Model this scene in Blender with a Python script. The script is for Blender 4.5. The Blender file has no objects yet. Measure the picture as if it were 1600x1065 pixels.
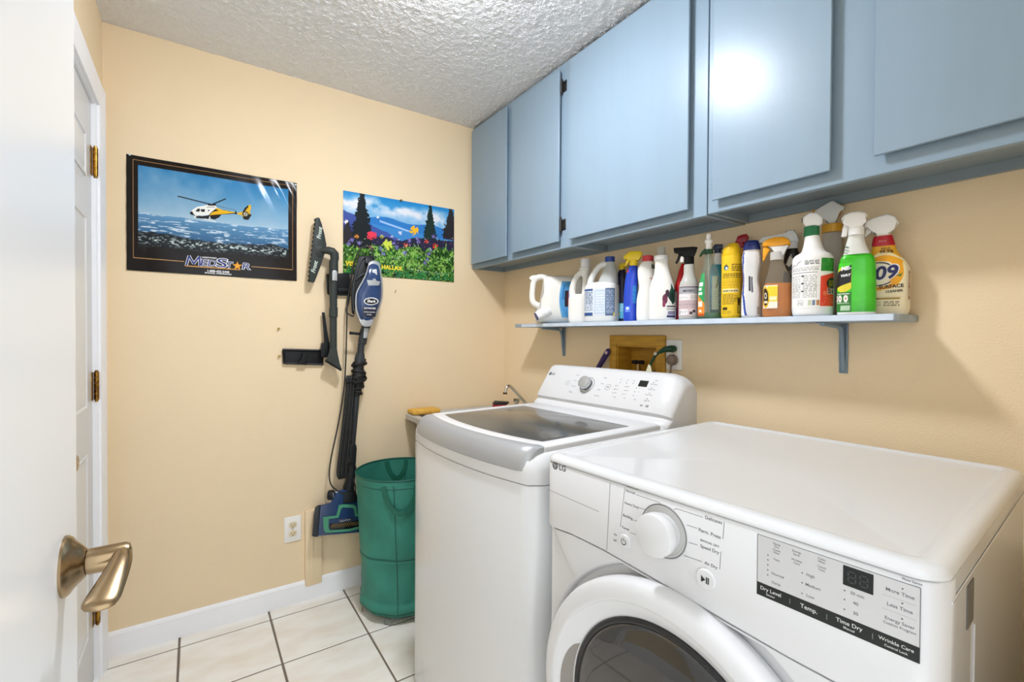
import bpy, bmesh, math, random
import numpy as np
from mathutils import Vector, Matrix
PI = math.pi; R = math.radians
random.seed(3)
C = bpy.context.scene.collection
SC = bpy.context.scene

# ------------------------------------------------------------------ camera
F_PX = 731.44
YAW, PITCH, ROLL = 0.5956, -0.0124, 0.0059
CAM = Vector((-1.5469, -2.3670, 1.2558))
def cam_axes():
    cy, sy, cp, sp = math.cos(YAW), math.sin(YAW), math.cos(PITCH), math.sin(PITCH)
    f = Vector((sy*cp, cy*cp, sp)); r = Vector((cy, -sy, 0)); u = r.cross(f)
    c, s = math.cos(ROLL), math.sin(ROLL)
    return c*r + s*u, -s*r + c*u, f
AR, AU, AF = cam_axes()
cd = bpy.data.cameras.new('camera'); cam = bpy.data.objects.new('camera', cd); C.objects.link(cam)
m = Matrix((AR, AU, -AF)).transposed().to_4x4(); m.translation = CAM
cam.matrix_world = m
cd.sensor_width = 36; cd.lens = F_PX/1600*36; cd.clip_start = 0.02
SC.camera = cam
def ray(px, py): return AR*((px-800)/F_PX) - AU*((py-532.5)/F_PX) + AF
def at(px, py, ax, v):                       # measured pixel -> point on an axis plane
    d = ray(px, py); return CAM + d*((v-CAM[ax])/d[ax])

# ------------------------------------------------------------------ world, exposure
w = bpy.data.worlds.new('world'); SC.world = w; w.use_nodes = True
w.node_tree.nodes['Background'].inputs[0].default_value = (0.93, 0.97, 1.0, 1)
w.node_tree.nodes['Background'].inputs[1].default_value = 2.25
SC.view_settings.view_transform = 'Standard'; SC.view_settings.look = 'None'
SC.view_settings.gamma = 1; SC.view_settings.use_curve_mapping = False
SC.view_settings.exposure = 0.0
LAMP_STRENGTH = 212.0

# ------------------------------------------------------------------ helpers
def lin(c):
    if isinstance(c, str): c = [int(c[i:i+2], 16)/255 for i in (0, 2, 4)]
    return tuple(x/12.92 if x <= .04045 else ((x+.055)/1.055)**2.4 for x in c)
MATS = {}
def M(name, col, rough=.5, metal=0, bump=0, bscale=200, var=0, vscale=3, spec=.5, trans=0, emit=0, coat=0, ior=1.45, bdist=.002, detail=2, var2=None, stretch=None):
    if name in MATS: return MATS[name]
    mt = bpy.data.materials.new(name); mt.use_nodes = True; MATS[name] = mt
    nt = mt.node_tree; b = nt.nodes['Principled BSDF']
    c = lin(col)+(1,)
    b.inputs['Base Color'].default_value = c; b.inputs['Roughness'].default_value = rough
    b.inputs['Metallic'].default_value = metal; b.inputs['Specular IOR Level'].default_value = spec
    b.inputs['Transmission Weight'].default_value = trans; b.inputs['IOR'].default_value = ior
    b.inputs['Coat Weight'].default_value = coat; b.inputs['Coat Roughness'].default_value = .05
    if emit: b.inputs['Emission Color'].default_value = c; b.inputs['Emission Strength'].default_value = emit
    tc = nt.nodes.new('ShaderNodeTexCoord'); src = tc.outputs['Object']
    if stretch:
        mp = nt.nodes.new('ShaderNodeMapping'); mp.inputs['Scale'].default_value = stretch
        nt.links.new(src, mp.inputs[0]); src = mp.outputs[0]
    if var:
        n = nt.nodes.new('ShaderNodeTexNoise'); n.inputs['Scale'].default_value = vscale; n.inputs['Detail'].default_value = 4
        nt.links.new(src, n.inputs['Vector'])
        mx = nt.nodes.new('ShaderNodeMix'); mx.data_type = 'RGBA'
        c2 = lin(var2)+(1,) if var2 else tuple(x*(1-var) for x in c[:3])+(1,)
        rp = nt.nodes.new('ShaderNodeMapRange'); rp.inputs[1].default_value = .38; rp.inputs[2].default_value = .68
        nt.links.new(n.outputs['Fac'], rp.inputs[0]); nt.links.new(rp.outputs[0], mx.inputs[0])
        mx.inputs[6].default_value = c; mx.inputs[7].default_value = c2
        nt.links.new(mx.outputs[2], b.inputs['Base Color'])
    if bump:
        n = nt.nodes.new('ShaderNodeTexNoise'); n.inputs['Scale'].default_value = bscale; n.inputs['Detail'].default_value = detail
        nt.links.new(src, n.inputs['Vector'])
        bp = nt.nodes.new('ShaderNodeBump'); bp.inputs['Strength'].default_value = bump; bp.inputs['Distance'].default_value = bdist
        nt.links.new(n.outputs['Fac'], bp.inputs['Height']); nt.links.new(bp.outputs[0], b.inputs['Normal'])
    return mt
def MV(name, rough=.35, coat=0, spec=.5):    # printed colours held on the mesh
    if name in MATS: return MATS[name]
    mt = M(name, 'ffffff', rough, coat=coat, spec=spec); nt = mt.node_tree
    a = nt.nodes.new('ShaderNodeAttribute'); a.attribute_name = 'Col'
    nt.links.new(a.outputs['Color'], nt.nodes['Principled BSDF'].inputs['Base Color'])
    return mt
WM = {}
def link(o, parent=None, mw=None):
    C.objects.link(o)
    if parent: o.parent = parent
    return o
def tag(o, label=None, cat=None, group=None, kind=None):
    if label: o['label'] = label
    if cat: o['category'] = cat
    if group: o['group'] = group
    if kind: o['kind'] = kind
    return o
def thing(name, label, cat, loc=(0, 0, 0), rz=0, group=None):
    o = bpy.data.objects.new(name, None); o.empty_display_size = .05; C.objects.link(o)
    o.location = loc; o.rotation_euler = (0, 0, rz)
    WM[o] = Matrix.Translation(loc) @ Matrix.Rotation(rz, 4, 'Z')
    return tag(o, label, cat, group)
class B:                                     # a bmesh being filled
    def __init__(s): s.b = bmesh.new()
    def box(s, x0, x1, y0, y1, z0, z1, bev=0, seg=2, mat=None):
        r = bmesh.ops.create_cube(s.b, size=1)
        vs = r['verts']
        for v in vs:
            v.co = Vector((x0+(v.co.x+.5)*(x1-x0), y0+(v.co.y+.5)*(y1-y0), z0+(v.co.z+.5)*(z1-z0)))
            if mat: v.co = mat @ v.co
        if bev:
            es = list({e for v in vs for e in v.link_edges})
            bmesh.ops.bevel(s.b, geom=es, offset=bev, segments=seg, affect='EDGES', profile=.5)
        return s
    def rings(s, rs, caps=True, closed=False):
        vr = [[s.b.verts.new(p) for p in r] for r in rs]
        n = len(vr[0]); L = len(vr)
        for i in range(L if closed else L-1):
            a, c = vr[i], vr[(i+1) % L]
            for j in range(n):
                s.b.faces.new((a[j], a[(j+1) % n], c[(j+1) % n], c[j]))
        if caps and not closed:
            s.b.faces.new(list(reversed(vr[0]))); s.b.faces.new(vr[-1])
        return s
    def tube(s, pts, r, seg=10, caps=True, flat=None):
        pts = [Vector(p) for p in pts]; rr = r if isinstance(r, (list, tuple)) else [r]*len(pts)
        rs = []; up = None
        for i, p in enumerate(pts):
            t = (pts[min(i+1, len(pts)-1)]-pts[max(i-1, 0)]).normalized()
            if up is None:
                up = Vector((0, 0, 1)) if abs(t.z) < .9 else Vector((0, 1, 0))
            n = t.cross(up).normalized(); bb = n.cross(t).normalized(); up = bb
            k = flat or (1, 1)
            rs.append([p + n*(math.cos(a)*rr[i]*k[0]) + bb*(math.sin(a)*rr[i]*k[1]) for a in [2*PI*j/seg for j in range(seg)]])
        return s.rings(rs, caps)
    def cyl(s, p0, p1, r0, r1=None, seg=20): return s.tube([p0, p1], [r0, r0 if r1 is None else r1], seg)
    def lathe(s, prof, mat=None, seg=32):    # (r, z) around z, then mat
        rs = []
        for r, z in prof:
            ring = [Vector((math.cos(2*PI*j/seg)*max(r, 1e-4), math.sin(2*PI*j/seg)*max(r, 1e-4), z)) for j in range(seg)]
            rs.append([mat @ v for v in ring] if mat else ring)
        return s.rings(rs)
    def prism(s, poly, d0, d1, f, bev=0, seg=2):   # 2-D outline pushed from d0 to d1; f(a, b, d) -> point
        n0 = len(s.b.faces)
        v0 = [s.b.verts.new(f(a, c, d0)) for a, c in poly]; v1 = [s.b.verts.new(f(a, c, d1)) for a, c in poly]
        n = len(poly)
        fs = [s.b.faces.new(v0), s.b.faces.new(list(reversed(v1)))]
        for j in range(n): s.b.faces.new((v0[(j+1) % n], v0[j], v1[j], v1[(j+1) % n]))
        if bev:
            es = list({e for fc in fs for e in fc.edges})
            bmesh.ops.bevel(s.b, geom=es, offset=bev, segments=seg, affect='EDGES', profile=.5)
        return s
    def grid(s, nu, nv, f):
        vs = [[s.b.verts.new(f(i/nu, j/nv)) for i in range(nu+1)] for j in range(nv+1)]
        for j in range(nv):
            for i in range(nu): s.b.faces.new((vs[j][i], vs[j][i+1], vs[j+1][i+1], vs[j+1][i]))
        return s
def obj(name, b, mat, parent=None, world=False, smooth=32, sub=0, solid=0):
    bmesh.ops.recalc_face_normals(b.b, faces=b.b.faces)
    me = bpy.data.meshes.new(name); b.b.to_mesh(me); b.b.free()
    if world and parent is not None and parent in WM: me.transform(WM[parent].inverted())
    me.materials.append(mat)
    if smooth:
        me.polygons.foreach_set('use_smooth', [True]*len(me.polygons))
        if smooth < 180: me.set_sharp_from_angle(angle=R(smooth))
    o = bpy.data.objects.new(name, me); link(o, parent)
    if parent in WM: WM[o] = WM[parent]
    elif parent is None: WM[o] = Matrix()
    if solid:
        md = o.modifiers.new('s', 'SOLIDIFY'); md.thickness = solid; md.offset = 0
    if sub:
        md = o.modifiers.new('d', 'SUBSURF'); md.levels = md.render_levels = sub
    return o
def struct(name, b, mat, parent=None, **k):
    return tag(obj(name, b, mat, parent, **k), kind='structure')
def rrect(x0, x1, y0, y1, r, n=5):
    out = []
    for cx, cy, a0 in ((x1-r, y1-r, 0), (x0+r, y1-r, 90), (x0+r, y0+r, 180), (x1-r, y0+r, 270)):
        for i in range(n+1):
            a = R(a0+90*i/n); out.append((cx+r*math.cos(a), cy+r*math.sin(a)))
    return out
def spline(pts, n=6):
    pts = [Vector(p) for p in pts]; out = []
    for i in range(len(pts)-1):
        p0, p1, p2, p3 = pts[max(i-1, 0)], pts[i], pts[i+1], pts[min(i+2, len(pts)-1)]
        for k in range(n):
            t = k/n
            out.append(.5*((2*p1)+(p2-p0)*t+(2*p0-5*p1+4*p2-p3)*t*t+(3*p1-p0-3*p2+p3)*t**3))
    return out+[pts[-1]]

# writing: one flat mesh of letters laid on a surface by f(x, y)
def text(name, items, mat, f, parent, bold=0, world=False, shear=0):
    b = bmesh.new()
    for it in items:
        s, x, y, size = it[:4]; al = it[4] if len(it) > 4 else 'CENTER'
        cu = bpy.data.curves.new('t', 'FONT'); cu.body = s; cu.size = size; cu.align_x = al; cu.align_y = 'CENTER'
        cu.offset = bold*size; cu.shear = shear; cu.resolution_u = 3
        if len(it) > 5: cu.space_character = it[5]
        o = bpy.data.objects.new('t', cu); me = o.to_mesh()
        tm = bmesh.new(); tm.from_mesh(me)
        bmesh.ops.triangulate(tm, faces=tm.faces)
        vm = {v: b.verts.new(f(v.co.x+x, v.co.y+y)) for v in tm.verts}
        for fc in tm.faces:
            try: b.faces.new([vm[v] for v in fc.verts])
            except ValueError: pass
        tm.free(); o.to_mesh_clear(); bpy.data.objects.remove(o); bpy.data.curves.remove(cu)
    me = bpy.data.meshes.new(name); b.to_mesh(me); b.free()
    if world and parent in WM: me.transform(WM[parent].inverted())
    me.materials.append(mat)
    return tag(link(bpy.data.objects.new(name, me), parent), kind='stuff')
def tw(s):                                   # width of a string at size 1
    cu = bpy.data.curves.new('t', 'FONT'); cu.body = s; o = bpy.data.objects.new('t', cu); me = o.to_mesh()
    xs = [v.co.x for v in me.vertices]; r = max(xs)-min(xs); o.to_mesh_clear(); bpy.data.objects.remove(o); bpy.data.curves.remove(cu); return r

# print: a picture drawn with shapes, one colour per mesh point
class Img:
    def __init__(s, nu, nv, col, seed=1):
        s.nu, s.nv = nu, nv
        s.U, s.V = np.meshgrid(np.linspace(0, 1, nu+1), np.linspace(0, 1, nv+1))
        s.c = np.zeros((nv+1, nu+1, 3)); s.c[:] = s.rgb(col); s.rng = np.random.RandomState(seed)
    @staticmethod
    def rgb(c): return np.array([int(c[i:i+2], 16)/255 for i in (0, 2, 4)]) if isinstance(c, str) else np.array(c, float)
    def fill(s, m, col, a=1.0):
        if isinstance(m, np.ndarray) and m.dtype != bool: s.c = s.c*(1-m[..., None]*a)+s.rgb(col)*m[..., None]*a
        else: s.c[m] = s.c[m]*(1-a)+s.rgb(col)*a
        return s
    def rect(s, u0, u1, v0, v1, col, a=1): return s.fill((s.U >= u0) & (s.U <= u1) & (s.V >= v0) & (s.V <= v1), col, a)
    def ell(s, u, v, ru, rv, col, a=1): return s.fill(((s.U-u)/ru)**2+((s.V-v)/rv)**2 <= 1, col, a)
    def poly(s, pts, col, a=1):
        m = np.zeros(s.U.shape, bool); n = len(pts)
        for i in range(n):
            (x0, y0), (x1, y1) = pts[i], pts[(i+1) % n]
            if y0 == y1: continue
            m ^= ((y0 > s.V) != (y1 > s.V)) & (s.U < (x1-x0)*(s.V-y0)/(y1-y0)+x0)
        return s.fill(m, col, a)
    def line(s, u0, v0, u1, v1, w, col, asp=1):
        du, dv = (u1-u0), (v1-v0)*asp; L2 = du*du+dv*dv+1e-12
        t = np.clip(((s.U-u0)*du+(s.V-v0)*asp*dv)/L2, 0, 1)
        return s.fill((s.U-u0-t*du)**2+((s.V-v0)*asp-t*dv)**2 <= w*w, col)
    def lines(s, u0, u1, v0, v1, n, col, fill=.6):
        for i in range(n):
            v = v1-(v1-v0)*(i+.5)/n; h = (v1-v0)/n*.28; u = u0
            while u < u1-.01:
                L = s.rng.uniform(.03, .12); s.rect(u, min(u+L, u1), v-h, v+h, col, fill); u += L+.018
        return s
    def noise(s, fx, fy, oct=4, seed=0):
        r = np.random.RandomState(seed); out = np.zeros(s.U.shape); amp = 1; tot = 0
        for o in range(oct):
            gx, gy = max(2, int(fx*2**o)), max(2, int(fy*2**o)); g = r.rand(gy+2, gx+2)
            x = s.U*gx; y = s.V*gy; xi = x.astype(int); yi = y.astype(int); fx_ = x-xi; fy_ = y-yi
            fx_ = fx_*fx_*(3-2*fx_); fy_ = fy_*fy_*(3-2*fy_)
            out += amp*((g[yi, xi]*(1-fx_)+g[yi, xi+1]*fx_)*(1-fy_)+(g[yi+1, xi]*(1-fx_)+g[yi+1, xi+1]*fx_)*fy_)
            tot += amp; amp *= .55
        return out/tot
def printed(name, img, f, mat, parent=None, world=False, double=0):
    nu, nv = img.nu, img.nv
    vs = [f(i/nu, j/nv) for j in range(nv+1) for i in range(nu+1)]
    fs = [(j*(nu+1)+i, j*(nu+1)+i+1, (j+1)*(nu+1)+i+1, (j+1)*(nu+1)+i) for j in range(nv) for i in range(nu)]
    me = bpy.data.meshes.new(name); me.from_pydata([tuple(v) for v in vs], [], fs); me.update()
    if world and parent in WM: me.transform(WM[parent].inverted())
    at_ = me.color_attributes.new('Col', 'FLOAT_COLOR', 'POINT')
    c = img.c.reshape(-1, 3); l = np.where(c <= .04045, c/12.92, ((c+.055)/1.055)**2.4)
    at_.data.foreach_set('color', np.concatenate([l, np.ones((len(l), 1))], 1).astype('f4').ravel())
    me.polygons.foreach_set('use_smooth', [True]*len(me.polygons)); me.materials.append(mat)
    o = link(bpy.data.objects.new(name, me), parent)
    if parent is None: WM[o] = Matrix()
    if double:
        md = o.modifiers.new('s', 'SOLIDIFY'); md.thickness = double; md.offset = -1
    return o

# ------------------------------------------------------------------ materials
WALLM = M('wall_paint', 'f2dcb7', .62, bump=.35, bscale=260, bdist=.0025, var=.05, vscale=1.5, spec=.35)
CEILM = M('popcorn_ceiling', 'f0efee', .9, spec=.2, bump=1.0, bscale=190, bdist=.007, detail=1)
WHITE = M('white_trim_paint', 'f8f8fa', .35, var=.03, vscale=4)
DOORW = M('white_door_paint', 'e1e1e0', .3)
TILEM = M('tile_glaze', 'faf7f0', .22, var=.06, vscale=5, stretch=(1, 2.2, 1), var2='f0e7da')
GROUT = M('grout', '7b6f62', .9, bump=.3, bscale=300)
BLUE = M('blue_gloss_paint', '899dac', .3, spec=.36, bump=.10, bscale=60, bdist=.0012, stretch=(6, 6, .7), var=.03, vscale=3, detail=4)
BLUE2 = M('blue_shelf_paint', 'a9bfd6', .4, var=.35, vscale=14, var2='8c9aa3')
APPL = M('appliance_enamel', 'd7d8d8', .22, spec=.5, coat=.3)
APPL2 = M('appliance_plastic', 'd8d8d8', .3, spec=.5)
SILV = M('brushed_silver', 'a9aaab', .38, metal=.3, stretch=(1, 40, 40), bump=.05, bscale=30)
CHROME = M('chrome', 'c9c6c0', .12, metal=1)
NICKEL = M('satin_nickel', '9d8768', .25, metal=1)
BRASS = M('aged_brass', 'b48a3c', .28, metal=1, var=.5, vscale=60, var2='6a4a24')
BLACK = M('black_plastic', '1b1c1e', .42, spec=.25)
DARK = M('dark_grey_plastic', '3a3c3e', .42)
GREYP = M('grey_plastic', 'a6a7a8', .35)
GLASSD = M('smoked_glass', '50504d', .16, spec=.45, coat=.15)
INK = M('grey_ink', '626366', .6)
INKD = M('dark_ink', '222326', .6)
INKW = M('white_ink', 'f2f2f2', .5)
YEL = M('yellow_ink', 'ffe02a', .5)
PRINT = MV('label_print', .38); POSTERP = MV('poster_print', .2, spec=.32)
PLATE = M('outlet_plate', 'f3f1ec', .3)
IVORY = M('ivory_receptacle', 'ead9b8', .35)

# ------------------------------------------------------------------ room shell
W = 1.837; H = 2.44; YB = -2.455
# right wall with the hole of the valve box
HY0, HY1, HZ0, HZ1 = -1.135, -.915, 1.03, 1.217
b = B()
b.box(0, .13, YB, HY0, 0, H).box(0, .13, HY1, .13, 0, H).box(0, .13, HY0, HY1, 0, HZ0).box(0, .13, HY0, HY1, HZ1, H)
struct('wall_right', b, WALLM, smooth=0)
FX0, FX1, FY = -1.672, -.90, -2.345                  # doorway the picture is taken from
b = B().box(FX1, .0, FY-.11, FY, 0, H).box(-W-.13, FX0-.03, FY-.11, FY, 0, H).box(FX0-.03, FX1, FY-.11, FY, 2.075, H)
struct('wall_front', b, WALLM, smooth=0)
b = B().box(FX1-.02, FX1+.001, FY-.111, FY+.001, 0, 2.075).box(FX0-.03, FX0-.012, FY-.111, FY+.001, 0, 2.075).box(FX0-.03, FX1, FY-.111, FY+.001, 2.055, 2.076)
b.box(FX1-.014, FX1+.05, FY, FY+.016, 0, 2.13).box(FX0-.075, FX0-.02, FY, FY+.016, 0, 2.13).box(FX0-.02, FX1-.014, FY, FY+.016, 2.068, 2.13)
struct('trim_3', b, WHITE, smooth=0)
struct('wall_back', B().box(-W-.13, .0, 0, .13, 0, H), WALLM, smooth=0)
DY0, DY1, DZ = -.915, -.15, 2.07             # door opening in the left wall
b = B().box(-W-.13, -W, YB, DY0-.02, 0, H).box(-W-.13, -W, DY1+.02, 0, 0, H).box(-W-.13, -W, DY0-.02, DY1+.02, DZ+.02, H)
struct('wall_left', b, WALLM, smooth=0)
# popcorn ceiling: real relief
nx, ny = 430, 570
im = Img(nx, ny, 'ffffff'); h = im.noise(150, 200, 2, 5); h2 = im.noise(215, 284, 1, 9)
h = np.clip((h-.47)*2.6, 0, 1)*.0026+np.clip(h2-.5, 0, 1)*.003
b = B(); vs = []
me = bpy.data.meshes.new('ceiling')
xs = np.linspace(-W, 0, nx+1); ys = np.linspace(YB, 0, ny+1)
X, Y = np.meshgrid(xs, ys)
co = np.stack([X, Y, H-h], -1).reshape(-1, 3)
idx = np.arange((nx+1)*(ny+1)).reshape(ny+1, nx+1)
fs = np.stack([idx[:-1, :-1], idx[1:, :-1], idx[1:, 1:], idx[:-1, 1:]], -1).reshape(-1, 4)
me.from_pydata(co.tolist(), [], fs.tolist()); me.polygons.foreach_set('use_smooth', [True]*len(me.polygons)); me.materials.append(CEILM)
ceil = bpy.data.objects.new('ceiling', me); C.objects.link(ceil); ceil['kind'] = 'structure'
# floor: grout bed with every tile a piece
fl = struct('floor', B().box(-W-.05, .05, YB, .05, -.06, -.0025), GROUT, smooth=0)
TS, TX, TY, G = .3289, -1.6013, -.0876, .0036
meshes = {}
xl = [-W-.02]+[TX+i*TS for i in range(6) if TX+i*TS < 0]+[.0]
yl = [0.0]+[TY-j*TS for j in range(9)]
for i in range(len(xl)-1):
    for j in range(len(yl)-1):
        x0, x1, y1, y0 = xl[i]+G, xl[i+1]-G, yl[j]-G, yl[j+1]+G
        key = (round(x1-x0, 3), round(y1-y0, 3))
        if key not in meshes:
            o = obj('tile', B().box(-(x1-x0)/2, (x1-x0)/2, -(y1-y0)/2, (y1-y0)/2, -.008, 0, .002, 1), TILEM, fl, smooth=40); meshes[key] = o.data
        else: o = link(bpy.data.objects.new('tile', meshes[key]), fl)
        o.location = ((x0+x1)/2, (y0+y1)/2, random.uniform(-.0004, .0003))
# baseboards
def base_prof(t): return [(0, 0), (t, 0), (t, .062), (t*.75, .072), (t*.75, .08), (t*.4, .09), (0, .094)]
struct('baseboard_back', B().prism(base_prof(.014), -W, -.02, lambda a, c, d: Vector((d, -a, c))), WHITE, smooth=25)
struct('baseboard_right', B().prism(base_prof(.014), -.02, FY, lambda a, c, d: Vector((-a, d, c))), WHITE, smooth=25)
struct('baseboard_left', B().prism(base_prof(.014), DY0-.11, FY, lambda a, c, d: Vector((-W+a, d, c))), WHITE, smooth=25)
# painted strip over the back wall near the floor
t1 = struct('trim_2', B().box(-1.119, -1.045, -.0165, 0, .066, .424, .003).box(-1.095, -1.083, -.019, -.014, .07, .42, .002), WALLM, smooth=40)

# ---- closed six-panel door in the left wall, with its casing
dr = B().box(-W-.045, -W-.012, DY0+.003, DY1-.003, .012, DZ-.004, .002)
door1 = struct('door_1', dr, DOORW, smooth=30)
tag(door1, 'white six-panel door closed in the left wall, brass hinges')
def raised(y0, y1, z0, z1):
    xf = -W-.012
    b = B()
    out = [(y0, z0), (y1, z0), (y1, z1), (y0, z1)]
    def ring(ins, x): return [Vector((x, y0+ins, z0+ins)), Vector((x, y1-ins, z0+ins)), Vector((x, y1-ins, z1-ins)), Vector((x, y0+ins, z1-ins))]
    b.rings([ring(0, xf-.004), ring(0, xf+.004), ring(.006, xf+.004), ring(.014, xf-.0015), ring(.034, xf+.0035), ring(.04, xf+.0035)])
    return b
for (z0, z1) in ((1.78, 1.925), (1.0, 1.645), (.22, .845)):
    for (y0, y1) in ((-.505, -.268), (-.80, -.563)):
        obj('door_panel', raised(y0, y1, z0, z1), DOORW, door1, smooth=20)
# casing
def casing_prof(): return [(0, 0), (.072, 0), (.072, .012), (.062, .018), (.045, .016), (.03, .016), (.014, .011), (0, .009)]
b = B()
b.prism(casing_prof(), 0, 2.147, lambda a, c, d: Vector((-W+c, DY1+.022+a, d)))
b.prism(casing_prof(), 0, 2.147, lambda a, c, d: Vector((-W+c, DY0-.022-a, d)))
b.prism(casing_prof(), DY0-.022, DY1+.022, lambda a, c, d: Vector((-W+c, d, DZ+.004+a)))
b.box(-W-.06, -W+.001, DY1-.001, DY1+.024, 0, DZ+.02).box(-W-.06, -W+.001, DY0-.024, DY0+.001, 0, DZ+.02).box(-W-.06, -W+.001, DY0, DY1, DZ-.001, DZ+.02)
struct('trim_1', b, WHITE, smooth=25)
for z in (1.862, 1.066, .262):
    y = DY1+.004
    b = B()
    b.box(-W-.012, -W-.0095, y-.03, y+.0, z-.05, z+.05).box(-W-.004, -W+.003, y, y+.022, z-.05, z+.05, .001)
    for k in range(5): b.cyl((-W-.001, y-.004, z-.05+.02*k+.0006), (-W-.001, y-.004, z-.03+.02*k-.0006), .0075, seg=12)
    b.cyl((-W-.001, y-.004, z+.05), (-W-.001, y-.004, z+.056), .005, seg=10).cyl((-W-.001, y-.004, z-.056), (-W-.001, y-.004, z-.05), .005, seg=10)
    obj('hinge', b, BRASS, door1, smooth=40)
b = B().cyl((-W-.012, DY0+.07, .92), (-W-.004, DY0+.07, .92), .032).cyl((-W-.004, DY0+.07, .92), (-W+.045, DY0+.07, .92), .011)
b.tube(spline([(-W+.04, DY0+.065, .92), (-W+.042, DY0+.12, .921), (-W+.036, DY0+.17, .921), (-W+.03, DY0+.212, .92)]), .011, 10, flat=(.6, 1.2))
tag(obj('door_lever', b, NICKEL, door1), 'satin nickel lever')

# ---- the open door beside the camera
NX = -1.67; NE = -1.577
d2 = struct('door_2', B().box(NX-.035, NX, NE-.755, NE, .012, 2.05, .0015, 1), DOORW, smooth=30)
tag(d2, 'plain white entry door swung open at the left edge, satin nickel lever')
RX = Matrix.Rotation(PI/2, 4, 'Y')
hz, hy = .991, NE-.07
mt = Matrix.Translation((NX, hy, hz)) @ RX
b = B().lathe([(0, -.001), (.0335, -.001), (.0335, .0025), (.031, .006), (.026, .009), (.0195, .0155), (.0155, .019), (.0145, .0195), (0, .0195)], mt, 40)
hd = obj('door_handle', b, NICKEL, d2)
b = B().lathe([(0, .0185), (.0125, .0185), (.0125, .0205), (.0145, .021), (.0145, .054), (.0125, .058), (.006, .060), (0, .0602)], mt, 32)
obj('stem', b, NICKEL, hd)
# paddle lever reaching back towards the hinge side
pts = spline([(NX+.051, hy+.006, hz+.004), (NX+.052, hy-.018, hz+.002), (NX+.049, hy-.042, hz-.004), (NX+.044, hy-.066, hz-.012), (NX+.0385, hy-.088, hz-.020)], 6)
n = len(pts); b = B(); rs = []
for i, p in enumerate(pts):
    t = i/(n-1); hw = .0085+.0085*t**1.2; hw *= (1 if t < .82 else math.sqrt(max(.03, 1-((t-.82)/.18)**2)))
    th = .0085*(1-.5*t)*(1 if t < .9 else max(.3, 1-((t-.9)/.1)**2))
    rs.append([p+Vector((hw*math.cos(a), -.25*th*math.sin(a), th*math.sin(a)-.12*hw*math.cos(a))) for a in [2*PI*k/18 for k in range(18)]])
b.rings(rs); obj('lever', b, NICKEL, hd, smooth=60)
b = B().cyl((NX-.035-.001, hy, hz), (NX-.042, hy, hz), .033).cyl((NX-.04, hy, hz), (NX-.095, hy, hz), .0135).tube([(NX-.085, hy, hz), (NX-.083, hy-.05, hz), (NX-.075, hy-.11, hz)], .012, 10)
obj('door_handle', b, NICKEL, d2)
b = B()
for z in (1.85, 1.03, .25): b.cyl((NX+.004, NE-.766, z-.045), (NX+.004, NE-.766, z+.045), .007, seg=10)
obj('hinge', b, BRASS, d2)

# ---- ceiling lamp (over the middle of the room, above the picture)
LX, LY = -.94, -1.18
la = thing('ceiling_lamp', 'small round white glass ceiling lamp in the middle of the ceiling', 'lamp', (LX, LY, H))
obj('lamp_base', B().lathe([(0, 0), (.108, 0), (.108, -.022), (.100, -.026), (0, -.026)]), WHITE, la)
LAMPM = M('lamp_glass', 'f0f5ff', .3, emit=LAMP_STRENGTH)
obj('lamp_shade', B().lathe([(.085, -.0245), (.098, -.028), (.103, -.036), (.100, -.046), (.085, -.056), (.06, -.063), (.03, -.067), (0, -.068)]), LAMPM, la)

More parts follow.
